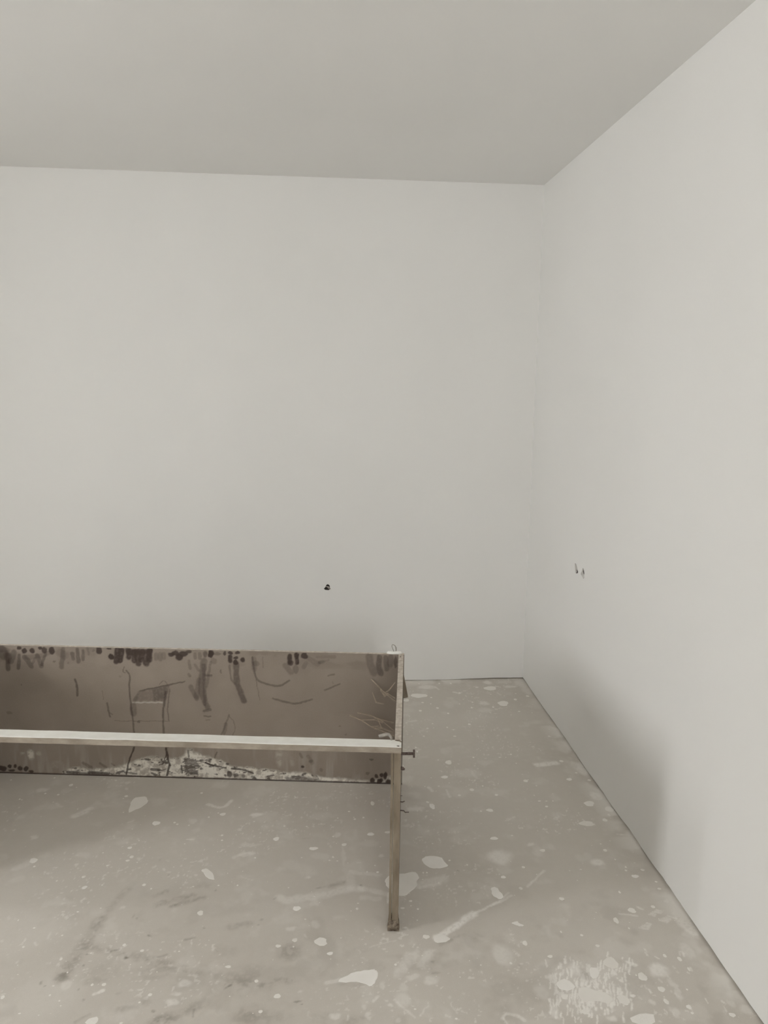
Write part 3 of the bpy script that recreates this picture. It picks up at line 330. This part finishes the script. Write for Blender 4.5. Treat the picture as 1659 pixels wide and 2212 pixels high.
class Raster:
    """Paint marks given to the grid vertices of a board or floor."""
    def __init__(s, xs, ys, warp, wscale):
        s.xs, s.ys = xs, ys; s.X, s.Y = np.meshgrid(xs, ys, indexing='ij')
        s.ch = {'w': np.zeros(s.X.shape), 'd': np.zeros(s.X.shape)}
        s.n1 = (fbm(s.X * wscale, s.Y * wscale, 4, 0) - 0.5) * 2 * warp; s.n2 = (fbm(s.X * wscale + 40, s.Y * wscale, 4, 2) - 0.5) * 2 * warp
        s.fine = sstep(0.25, 0.75, fbm(s.X * 150, s.Y * 150, 3, 3)); s.wid = fbm(s.X * 30, s.Y * 30, 3, 5); s.lo = 0.6
    def win(s, x0, x1, y0, y1, m):
        return (slice(*np.searchsorted(s.xs, (x0 - m, x1 + m))), slice(*np.searchsorted(s.ys, (y0 - m, y1 + m))))
    def put(s, ch, w, v):
        a = s.ch[ch][w]; s.ch[ch][w] = 1 - (1 - a) * (1 - v)
    def blob(s, ch, cx, cy, ax, ay, st, soft):
        w = s.win(cx - ax * 1.6, cx + ax * 1.6, cy - ay * 1.6, cy + ay * 1.6, 0.004)
        if s.X[w].size == 0: return
        d = np.hypot((s.X[w] + s.n1[w] - cx) / ax, (s.Y[w] + s.n2[w] - cy) / ay)
        s.put(ch, w, st * (1 - sstep(1 - soft, 1 + soft, d)) * (s.lo + 0.15 + 0.5 * s.fine[w]).clip(0, 1))
    def stroke(s, ch, P, wd, st, soft):
        P = np.array(P, float); h = wd / 2
        if len(P) > 2:
            for _ in range(2):
                Q = [P[0]]
                for a, b_ in zip(P, P[1:]): Q += [a * .78 + b_ * .22, a * .22 + b_ * .78]
                P = np.array(Q + [P[-1]])
        w = s.win(P[:, 0].min(), P[:, 0].max(), P[:, 1].min(), P[:, 1].max(), h * 2 + 0.004)
        if s.X[w].size == 0: return
        x = s.X[w] + s.n1[w] * 0.5; y = s.Y[w] + s.n2[w] * 0.5; d = np.full(x.shape, 9.0)
        for a, b_ in zip(P, P[1:]):
            v = b_ - a; t = np.clip(((x - a[0]) * v[0] + (y - a[1]) * v[1]) / max(v @ v, 1e-12), 0, 1)
            d = np.minimum(d, np.hypot(x - a[0] - t * v[0], y - a[1] - t * v[1]))
        h = h * (0.72 + 0.56 * s.wid[w])
        s.put(ch, w, st * (1 - sstep(h * (1 - soft), h * (1 + soft), d)) * (s.lo + (1.3 - s.lo) * s.fine[w] * 1.2).clip(0, 1))
    def poly(s, ch, P, st, soft):
        P = np.array(P, float)
        w = s.win(P[:, 0].min(), P[:, 0].max(), P[:, 1].min(), P[:, 1].max(), soft * 2)
        if s.X[w].size == 0: return
        x = s.X[w] + s.n1[w]; y = s.Y[w] + s.n2[w]; ins = np.zeros(x.shape, bool); d = np.full(x.shape, 9.0)
        for a, b_ in zip(P, np.roll(P, -1, 0)):
            v = b_ - a; t = np.clip(((x - a[0]) * v[0] + (y - a[1]) * v[1]) / max(v @ v, 1e-12), 0, 1)
            d = np.minimum(d, np.hypot(x - a[0] - t * v[0], y - a[1] - t * v[1]))
            c = ((a[1] > y) != (b_[1] > y)); ins ^= c & (x < v[0] * (y - a[1]) / (v[1] if abs(v[1]) > 1e-9 else 1e-9) + a[0])
        sd = np.where(ins, -d, d)
        s.put(ch, w, st * (1 - sstep(-soft, soft, sd)) * (0.6 + 0.8 * s.fine[w]).clip(0, 1))

def grid_mesh(name, xs, ys, to3d, attr, cols):
    nx, ny = len(xs), len(ys); X, Y = np.meshgrid(xs, ys, indexing='ij')
    co = to3d(X.ravel(), Y.ravel()).astype(np.float32)
    i = np.arange(nx * ny).reshape(nx, ny); q = np.stack([i[:-1, :-1], i[1:, :-1], i[1:, 1:], i[:-1, 1:]], -1).reshape(-1, 4).astype(np.int32)
    me = bpy.data.meshes.new(name); me.vertices.add(len(co)); me.vertices.foreach_set('co', co.ravel())
    me.loops.add(q.size); me.loops.foreach_set('vertex_index', q.ravel())
    me.polygons.add(len(q)); me.polygons.foreach_set('loop_start', np.arange(0, q.size, 4, dtype=np.int32)); me.polygons.foreach_set('loop_total', np.full(len(q), 4, np.int32))
    me.update(calc_edges=True)
    a = me.color_attributes.new(attr, 'FLOAT_COLOR', 'POINT')
    c = np.ones((nx * ny, 4), np.float32); c[:, 0] = cols[0].ravel(); c[:, 1] = cols[1].ravel(); c[:, 2] = 0
    a.data.foreach_set('color', c.ravel())
    return me

# ------------------------------------------------------------------ floor
xs = np.concatenate([[LX - 0.2, -2.8, -2.2, -1.8], np.arange(-1.4, RX + 0.03, 0.003), [RX + 0.2]])
ys = np.concatenate([[FY - 0.2, -1.5, -0.5, 0.5, 1.2], np.arange(1.5, 2.1, 0.003), np.arange(2.1, BY_ + 0.03, 0.005), [BY_ + 0.2]])
R = Raster(xs, ys, 0.010, 45)
k = 0.001
for ch, cx, cy, a, b_, st in FB: R.blob(ch, cx * k, cy * k, a * k, b_ * k, st * (1.2 if ch == 'w' else 1), 0.4 if ch == 'w' else 0.8)
for ch, P, w, st in FT: R.stroke(ch, [(x * k, y * k) for x, y in P], w * k, min(1, st * 1.25) if ch == 'w' else st, 0.5 if ch == 'w' else 0.95)
for ch, P, st in FP: R.poly(ch, [(x * k, y * k) for x, y in P], st, 0.008)
# pale scuffing beside the walls and dusty traffic dirt
edge = sstep(0.10, 0.0, RX - R.X) + sstep(0.10, 0.0, BY_ - R.Y)
R.ch['w'] = np.maximum(R.ch['w'], 0.6 * np.clip(edge, 0, 1) * sstep(0.42, 0.60, fbm(R.X * 9, R.Y * 9, 4, 1)))
brk = fbm(R.X * 70, R.Y * 70, 4, 1)
R.ch['d'] *= 0.45 + 0.75 * sstep(0.35, 0.62, brk)
R.ch['w'] = np.maximum(R.ch['w'], 0.16 * sstep(0.58, 0.78, fbm(R.X * 16 + 3, R.Y * 16, 5, 4)))
R.ch['w'] = np.maximum(R.ch['w'], 0.45 * sstep(0.70, 0.76, fbm(R.X * 95, R.Y * 95 + 7, 3, 2)) * sstep(0.50, 0.62, fbm(R.X * 5, R.Y * 5 + 2, 3, 0)))
R.ch['d'] = np.maximum(R.ch['d'], 0.16 * sstep(0.56, 0.74, fbm(R.X * 11 + 8, R.Y * 11, 5, 5)) * sstep(2.6, 1.9, R.Y))
me = grid_mesh('floor', xs, ys, lambda a, b_: np.stack([a, b_, a * 0], 1), 'paint', (R.ch['w'], R.ch['d']))
floor = struct(obj('floor', me, M_FLOOR))

def splat_mesh(seed, n=11):
    rs = random.Random(seed); bm = bmesh.new()
    ph = [rs.uniform(0, 6.28) for _ in range(3)]
    rr = [1 + 0.10 * math.sin(2 * t + ph[0]) + 0.09 * math.sin(3 * t + ph[1]) + 0.07 * math.sin(5 * t + ph[2]) for t in [2 * math.pi * i / n for i in range(n)]]
    ring = lambda f, z: [bm.verts.new((f * r * math.cos(2 * math.pi * i / n), f * r * math.sin(2 * math.pi * i / n), z)) for i, r in enumerate(rr)]
    a = ring(1, 0.0); b_ = ring(0.86, 0.8); c = bm.verts.new((0, 0, 1))
    for i in range(n):
        j = (i + 1) % n; bm.faces.new((a[i], a[j], b_[j], b_[i])); bm.faces.new((b_[i], b_[j], c))
    me = bpy.data.meshes.new('plaster_splat'); bm.to_mesh(me); bm.free(); me.materials.append(M_SPLAT)
    me.polygons.foreach_set('use_smooth', [True] * len(me.polygons)); return me
SPL = [splat_mesh(i) for i in range(8)]
speck = bmesh.new()
def add_speck(x, y, a, b_):
    n = 7; ph = random.uniform(0, 6)
    r = [bm_ for bm_ in [speck.verts.new((x + a * math.cos(2 * math.pi * i / n) * random.uniform(.8, 1.15), y + b_ * math.sin(2 * math.pi * i / n) * random.uniform(.8, 1.15), 0.0001)) for i in range(n)]]
    c = speck.verts.new((x, y, 0.0007))
    for i in range(n): speck.faces.new((r[i], r[(i + 1) % n], c))
for i, (x, y, a, b_) in enumerate(FS):
    x *= k; y *= k; a *= k; b_ *= k
    if 2 * a * FPX / math.sqrt(x * x + y * y + EYE * EYE) >= 9:
        o = bpy.data.objects.new('plaster_splat', SPL[i % 8]); C.objects.link(o); o.parent = floor
        o.location = (x, y, 0.0001); o.scale = (a, b_, 0.0006)
    else: add_speck(x, y, a, b_)
for i in range(650):
    x = random.uniform(-1.3, RX - 0.02); y = random.uniform(1.55, 3.97); s_ = random.choice((1, 1, 1.3, 1.8, 2.4)) * 0.0013
    add_speck(x, y, s_ * random.uniform(.8, 1.5), s_ * random.uniform(.8, 1.5))
o = bm_obj('plaster_specks', speck, M_SPLAT, floor); o['kind'] = 'stuff'
for P in SP:
    bm = bmesh.new(); P = [Vector((x * k, y * k)) for x, y in P]
    Q = []                                                # rounded, slightly ragged outline
    for i, p in enumerate(P):
        q = P[(i + 1) % len(P)]; nrm = Vector((q - p).orthogonal()).normalized()
        for t in (0.2, 0.5, 0.8): Q.append(p.lerp(q, t) + nrm * random.uniform(-.06, .06) * (q - p).length)
    cen = sum(Q, Vector((0, 0))) / len(Q)
    a = [bm.verts.new((q.x, q.y, 0.0001)) for q in Q]; b_ = [bm.verts.new((cen.x + (q.x - cen.x) * .93, cen.y + (q.y - cen.y) * .93, 0.0007)) for q in Q]
    c = bm.verts.new((cen.x, cen.y, 0.0008))
    for i in range(len(Q)):
        j = (i + 1) % len(Q); bm.faces.new((a[i], a[j], b_[j], b_[i])); bm.faces.new((b_[i], b_[j], c))
    bm_obj('plaster_splat', bm, M_SPLAT, floor)

# ------------------------------------------------------------------ walls and ceiling
def wall(name, length0, length1, gap, place):
    """closed slab with a plaster face that stops a few ragged millimetres above the floor"""
    bm = bmesh.new(); n = max(2, int((length1 - length0) / 0.025)); rows = []
    for i in range(n + 1):
        t = length0 + (length1 - length0) * i / n; g = gap(t)
        rows.append([bm.verts.new(place(t, d, z)) for d, z in ((0, g), (0, CH + 0.1), (0.2, CH + 0.1), (0.2, 0), (0.018, 0), (0.018, g))])
    for r, s in zip(rows, rows[1:]):
        for j in range(6): bm.faces.new((r[j], r[(j + 1) % 6], s[(j + 1) % 6], s[j]))
    bm.faces.new(rows[0]); bm.faces.new(rows[-1][::-1])
    return struct(bm_obj(name, bm, [M_WALL]))
def n1(t, f, s): return float(vnoise(np.array([t * f + s]), np.array([s * 1.7]), 1)[0])
def gap_right(t):
    g = 0.0048 + 0.0090 * max(0, n1(t, 5, 3) - 0.2) * (0.4 + n1(t, 30, 1))
    return g + 0.006 * math.exp(-((t - 2.50) / 0.07) ** 2)
def gap_back(t):
    g = 0.0020 + 0.006 * max(0, n1(t, 6, 9) - 0.35) * (0.4 + n1(t, 24, 2))
    return g + 0.003 * math.exp(-((t - 0.95) / 0.15) ** 2) + 0.002 * math.exp(-((t - 0.5) / 0.06) ** 2)
wall_r = wall('wall_right', FY - 0.2, BY_ + 0.2, gap_right, lambda t, d, z: (RX + d, t, z))
wall_b = wall('wall_back', LX - 0.2, RX + 0.001, gap_back, lambda t, d, z: (t, BY_ + d, z))

def chip(wl, centre, U, V, N, outline, depth, shrink=0.75, mat=None):
    """knock a ragged hole into a wall slab; N points into the wall"""
    bm = bmesh.new(); U, V, N, centre = Vector(U), Vector(V), Vector(N), Vector(centre)
    rings = [[bm.verts.new(centre + U * u * f + V * v * f + N * d) for u, v in outline] for f, d in ((1.06, -0.01), (1.0, 0.0), (shrink, depth))]
    n = len(outline)
    for r, s in zip(rings, rings[1:]):
        for j in range(n): bm.faces.new((r[j], r[(j + 1) % n], s[(j + 1) % n], s[j]))
    bm.faces.new(rings[0][::-1]); bm.faces.new(rings[-1])
    cut = bm_obj('cutter', bm, [mat or M_CORE])
    md = wl.modifiers.new('chip', 'BOOLEAN'); md.operation = 'DIFFERENCE'; md.object = cut; md.solver = 'EXACT'; md.material_mode = 'TRANSFER'
    dg = bpy.context.evaluated_depsgraph_get(); dg.update()
    me = bpy.data.meshes.new_from_object(wl.evaluated_get(dg)); wl.modifiers.clear(); wl.data = me
    bpy.data.objects.remove(cut, do_unlink=True)
Z41 = 0.0238 / 10.0    # one tenth of a photograph pixel on the back wall
hb = [(-8.9, 0.6), (-6.0, 3.4), (-4.6, 6.6), (-2.8, 9.2), (-0.8, 10.8), (1.4, 10.2), (4.0, 8.0), (4.7, 4.5), (5.0, 2.0), (6.8, -0.2), (4.4, -0.8), (2.6, -2.7), (-0.8, -2.9), (-5.6, -2.4)]
chip(wall_b, (0.0495, BY_, 0.5250), (Z41, 0, 0), (0, 0, Z41), (0, 1, 0), hb, 0.035, 0.8)
bm = bmesh.new(); tube(bm, [(0.034, BY_ + .022, .533), (0.044, BY_ + .010, .5355), (0.054, BY_ + .008, .533), (0.061, BY_ + .010, .527), (0.058, BY_ + .022, .523)], [.0030, .0036, .0038, .0036, .003], 8)
bm_obj('conduit_end', bm, M_CABLE, wall_b, True)
bm = bmesh.new(); tube(bm, [(0.050, BY_ + .024, .5245), (0.055, BY_ + .012, .5235), (0.060, BY_ + .012, .524)], [.002, .0024, .002], 7)
bm_obj('cable_stub', bm, M_CABLE, wall_b, True)
sc_ = 0.001
M_DENT = mat_simple('scraped_plaster', (0.50, 0.485, 0.465, 1), (0.66, 0.645, 0.62, 1), 70)
chip(wall_r, (RX, 3.225, 0.8190), (0, -sc_, 0), (0, 0, sc_), (1, 0, 0), [(-22, 16), (-8, 18), (8, 8), (22, -8), (26, -15), (8, -22), (-8, -24), (-16, -8)], 0.004, 0.85, M_DENT)
chip(wall_r, (RX, 3.138, 0.8180), (0, -sc_, 0), (0, 0, sc_), (1, 0, 0), [(-6, 20), (6, 20), (16, 4), (20, -16), (10, -24), (-16, -16), (-28, -10), (-14, 4)], 0.004, 0.8, M_DENT)
chip(wall_r, (RX, 3.217, 0.8075), (0, -sc_, 0), (0, 0, sc_), (1, 0, 0), [(-13, 5), (-3, 1), (10, -3), (15, -7), (3, -10), (-9, -13)], 0.02)
chip(wall_r, (RX, 3.232, 0.8310), (0, -sc_, 0), (0, 0, sc_), (1, 0, 0), [(-6, 2), (2, 4), (11, 0), (9, -3), (0, -3)], 0.012)
chip(wall_r, (RX, 3.138, 0.8210), (0, -sc_, 0), (0, 0, sc_), (1, 0, 0), [(-8, 9), (0, 12), (6, 8), (11, -2), (8, -9), (-4, -7), (-10, 0)], 0.018)

def wall_with_windows(name, lo, hi, wins, place):
    bm = bmesh.new(); t_ = lo; parts = []
    for _, c, z0, z1, w in sorted(wins, key=lambda q: q[1]):
        a, b_ = c - w / 2, c + w / 2
        parts += [(t_, a, 0, CH + .1), (a, b_, 0, z0), (a, b_, z1, CH + .1)]; t_ = b_
    for t0, t1, q0, q1 in parts + [(t_, hi, 0, CH + .1)]:
        v, _ = box(bm, t0, t1, 0, 0.2, q0, q1)
        for x in v: x.co = Vector(place(*x.co))
    return struct(bm_obj(name, bm, [M_WALL]))
on_left = lambda t, d, z: (LX - d, t, z)
on_rear = lambda t, d, z: (t, FY - d, z)
wall_with_windows('wall_left', FY - 0.2, BY_ + 0.2, [w for w in WIN if w[0] == 'left'], on_left)
wall_with_windows('wall_rear', LX, RX, [w for w in WIN if w[0] == 'rear'], on_rear)
for i, (side, c, z0, z1, w) in enumerate(WIN):
    a, b_ = c - w / 2, c + w / 2; bm = bmesh.new()
    for t0, t1, q0, q1 in ((a, a + .03, z0, z1), (b_ - .03, b_, z0, z1), (a, b_, z0, z0 + .03), (a, b_, z1 - .03, z1)):
        v, _ = box(bm, t0, t1, 0.14, 0.18, q0, q1)
        for x in v: x.co = Vector((on_left if side == 'left' else on_rear)(*x.co))
    struct(bm_obj('unseen_window_%d' % (i + 1), bm, [M_FRAME]))  # frames of the unseen openings, including the ones added for fill
bm = bmesh.new(); box(bm, LX - .2, RX + .2, FY - .2, BY_ + .2, CH, CH + .1)
struct(bm_obj('ceiling', bm, [M_CEIL]))

# ------------------------------------------------------------------ the open plywood box
BYAW, LEN, DEP = 0.1178, 1.705, 0.85
bx = bpy.data.objects.new('plywood_box', None); C.objects.link(bx)
bx.location = (0.2347, 2.0522, 0); bx.rotation_euler = (0, 0, -BYAW); bx.empty_display_size = 0.1
tag(bx, 'low open plywood box frame with dusty smeared brown back board, standing on the floor', 'plywood box')

# back board: body plus the face, which carries the finger marks, scratches and plaster
PH = 0.5535
us = np.concatenate([np.arange(-LEN, -0.0205, 0.0024), [-0.0205, 0.003]]); vs = np.concatenate([np.arange(0.0, PH, 0.0024), [PH]])
Rb = Raster(us, vs, 0.005, 70); Rb.lo = 0.82
for ch, cx, cy, a, b_, st in PB: Rb.blob(ch, cx * k, cy * k, a * k, b_ * k, st, 0.22 if ch == 'd' else 0.5)
for ch, P, w, st in PS: Rb.stroke(ch, [(x * k, y * k) for x, y in P], max(w * k, 0.0035), st, 0.35 if ch == 'd' else 0.8)
for ch, P, st in PP: Rb.poly(ch, [(x * k, y * k) for x, y in P], st, 0.004 if ch == 'd' else 0.009)
nn = fbm(Rb.X * 60, Rb.Y * 60, 5, 2); wmask = Rb.ch['w']
Rb.ch['w'] = np.clip(wmask * (0.5 + 0.7 * sstep(0.36, 0.54, nn)), 0, 1)
streak = fbm(Rb.X * 45, Rb.Y * 7, 4, 4)
Rb.ch['w'] = np.maximum(Rb.ch['w'], 0.16 * sstep(0.5, 0.8, streak) * sstep(0.22, 0.0, Rb.Y))
Rb.ch['d'] = np.maximum(Rb.ch['d'], 0.8 * (wmask > 0.4) * sstep(0.63, 0.70, fbm(Rb.X * 50 + 5, Rb.Y * 90, 5, 0)))
Rb.ch['d'] = np.maximum(Rb.ch['d'], 0.9 * sstep(0.009, 0.004, Rb.Y))                       # dark line along the bottom edge of the board
Rb.ch['d'] = np.maximum(Rb.ch['d'], 0.20 * sstep(0.55, 0.75, fbm(Rb.X * 12, Rb.Y * 20, 4, 3)) * sstep(0.42, 0.55, Rb.Y))
me = grid_mesh('board_face', us, vs, lambda a, b_: np.stack([a, a * 0 + DEP, b_], 1), 'marks', (Rb.ch['d'], Rb.ch['w']))
bm = bmesh.new(); v, f = box(bm, -LEN, 0.003, DEP + 0.0002, DEP + 0.0152, 0, PH); f['top'].material_index = 1; f['right'].material_index = 1
back = bm_obj('back_panel', bm, [M_FILM, M_EDGE], bx)
face = obj('board_face', me, M_PANEL, back)

def side_panel(x0, x1):
    bm = bmesh.new(); v, f = box(bm, x0, x1, 0.0, DEP, 0, 0.566)
    for i in (6, 7): v[i].co.z = PH
    f['top'].material_index = 1; f['front'].material_index = 2
    return bm_obj('side_panel', bm, [M_FILM, M_EDGE, M_RAWEDGE], bx)
side_panel(-0.0195, 0.0); side_panel(-LEN, -LEN + 0.0195)
bm = bmesh.new(); box(bm, -0.0285, -0.0212, 0.0, 0.03, 0.0, 0.566); bm_obj('edge_batten', bm, M_RAWEDGE, bx)
# front rail, slightly wavy along its length, top thick with dust
bm = bmesh.new(); rows = []
for i in range(61):
    x = -LEN + (LEN + 0.0005) * i / 60
    w = lambda s: 0.0016 * (n1(x, 14, s) - .5)
    rows.append([bm.verts.new(q) for q in ((x, w(1) - .001, .566), (x, w(2) - .001, .5835 + w(3)), (x, .0015 + w(2), .5850 + w(3)), (x, .044 + w(4), .5850 + w(5)), (x, .045 + w(4), .566))])
for r, s in zip(rows, rows[1:]):
    for j in range(5):
        fc = bm.faces.new((r[j], r[(j + 1) % 5], s[(j + 1) % 5], s[j])); fc.material_index = 1 if j in (1, 2) else 0
bm.faces.new(rows[0]); bm.faces.new(rows[-1][::-1])
rail = bm_obj('front_rail', bm, [M_RAIL, M_DUST], bx)
bm = bmesh.new(); tube(bm, [(-.012, .006, .5848), (-.006, .004, .5856)], .0016, 6); bm_obj('nail_head', bm, M_RUST, rail, True)
bm = bmesh.new(); tube(bm, [(-.018, .040, .5848), (-.004, .036, .586), (.000, .030, .585)], [.002, .003, .0015], 6); bm_obj('wood_chip', bm, M_ROT, rail)

# splayed damp foot below the front edge
bm = bmesh.new(); R0 = []
for z, gx, gy in ((0.0, .0030, .004), (.004, .0038, .004), (.012, .0026, .003), (.022, .0012, .0015), (.034, .0004, .0006)):
    pts = []
    for x, y in ((-.0285, 0), (-.014, 0), (0, 0), (0, .015), (0, .03), (-.014, .03), (-.0285, .03), (-.0285, .015)):
        dx = (x + .01425) / .01425; dy = (y - .015) / .015; j = 1 + random.uniform(-.25, .25)
        pts.append(bm.verts.new((x + dx * gx * j, y + dy * gy * j, z)))
    R0.append(pts)
for r, s in zip(R0, R0[1:]):
    for j in range(8): bm.faces.new((r[j], r[(j + 1) % 8], s[(j + 1) % 8], s[j]))
bm.faces.new(R0[0][::-1]); bm.faces.new(R0[-1])
bm_obj('foot', bm, M_ROT, bx)

# ironmongery on the outer side and corners
bm = bmesh.new(); tube(bm, [(-.004, .02, .5545), (.0355, .02, .5555)], .0042, 12)
bolt = bm_obj('bolt', bm, M_RUST, bx, False); bolt['label'] = 'dark rusty bolt sticking out sideways'
bm = bmesh.new(); tube(bm, [(.0345, .02, .5555), (.0405, .02, .5556)], .0115, 14); bm_obj('bolt_head', bm, M_RUST, bolt)
def nail(name, pts, rad, m=M_RUST, n=7):
    bm = bmesh.new(); tube(bm, pts, rad, n); return bm_obj(name, bm, m, bx, True)
nail('nut', [(-.003, .02, .510), (.006, .02, .508), (.0115, .02, .506)], [.006, .0058, .0025], M_RUST, 6)
nail('nail', [(-.003, .02, .404), (.006, .02, .4035), (.013, .02, .406)], [.0014, .0018, .0012])
nail('nail', [(-.003, .02, .377), (.011, .02, .376), (.015, .02, .371), (.026, .02, .372)], [.0018, .002, .0016, .0014])
nail('nail', [(-.002, .02, .423), (.006, .02, .423)], .0008)
pin = nail('bent_pin', [(-.066, .052, .591), (-.060, .052, .5925), (-.044, .052, .597), (-.036, .050, .597), (-.030, .046, .592), (-.0285, .042, .584)], [.0046, .0050, .0056, .0050, .0036, .0030], M_STEEL, 10)
pin['label'] = 'grey bent metal pin on the rail end'
lp = nail('wire_loop', [(-.038, DEP + .006, .556), (-.0400, DEP + .006, .567), (-.0440, DEP + .006, .576), (-.0468, DEP + .006, .585), (-.0445, DEP + .007, .5915), (-.0405, DEP + .008, .5905), (-.0345, DEP + .009, .586), (-.0305, DEP + .010, .578), (-.0295, DEP + .009, .569), (-.0320, DEP + .008, .556)], [.0013, .0012, .0012, .0014, .0016, .0016, .0020, .0025, .0022, .0020], M_STEEL)
lp['label'] = 'thin wire loop at the rear corner'
bm = bmesh.new(); R0 = []
for z, f in ((PH - .001, 1.0), (PH + .004, .96), (PH + .0085, .82), (PH + .0105, .5)):
    R0.append([bm.verts.new((-.036 + .031 * f * math.cos(t) * (1 + .08 * math.sin(3 * t)), DEP + .0075 + .0075 * f * math.sin(t), z + .0015 * math.cos(2 * t) * (f < 1))) for t in [2 * math.pi * i / 16 for i in range(16)]])
for r, s in zip(R0, R0[1:]):
    for j in range(16): bm.faces.new((r[j], r[(j + 1) % 16], s[(j + 1) % 16], s[j]))
bm.faces.new(R0[0][::-1]); bm.faces.new(R0[-1])
bm_obj('plaster_lump', bm, M_DUST, bx, True)
bm = bmesh.new(); tube(bm, [(-.012, -.0002 + DEP - .02, PH + .0005), (-.012, DEP - .032, PH + .0012)], .0016, 6); bm_obj('split_mark', bm, M_ROT, bx)
# triangular wedge nailed to the outer rear corner
bm = bmesh.new()
tri = ((-.0005, .482), (.0005, .372), (.0205, .377)); a = [bm.verts.new((x, DEP - .004, z)) for x, z in tri]; b_ = [bm.verts.new((x, DEP + .012, z)) for x, z in tri]
bm.faces.new(a); bm.faces.new(b_[::-1])
for j in range(3): bm.faces.new((a[j], a[(j + 1) % 3], b_[(j + 1) % 3], b_[j]))
wd = bm_obj('wedge', bm, M_RAWEDGE, bx); wd['label'] = 'small brown triangular wedge'
# cobwebs across the inner rear corner
for g, strands in enumerate(WEB):
    bm = bmesh.new()
    for i, st in enumerate(strands):
        pts = [(u * k, DEP - 0.004 - 0.022 * (j / (len(st) - 1)) - .003 * i, v * k) for j, (u, v) in enumerate(st)]
        pts = [(min(x, -.020), y, z) for x, y, z in pts]
        tube(bm, pts, .0008 if i == 0 else .0005, 5)
        for q in range(4):
            pp = [(x + random.uniform(-.004, .004), y + random.uniform(-.003, .002), z + random.uniform(-.005, .005)) for x, y, z in pts]
            pp = [(min(x, -.020), min(y, DEP - .001), z) for x, y, z in pp]
            tube(bm, pp, .0003, 4)
    o = bm_obj('cobweb', bm, M_WEB, bx); o['kind'] = 'stuff'
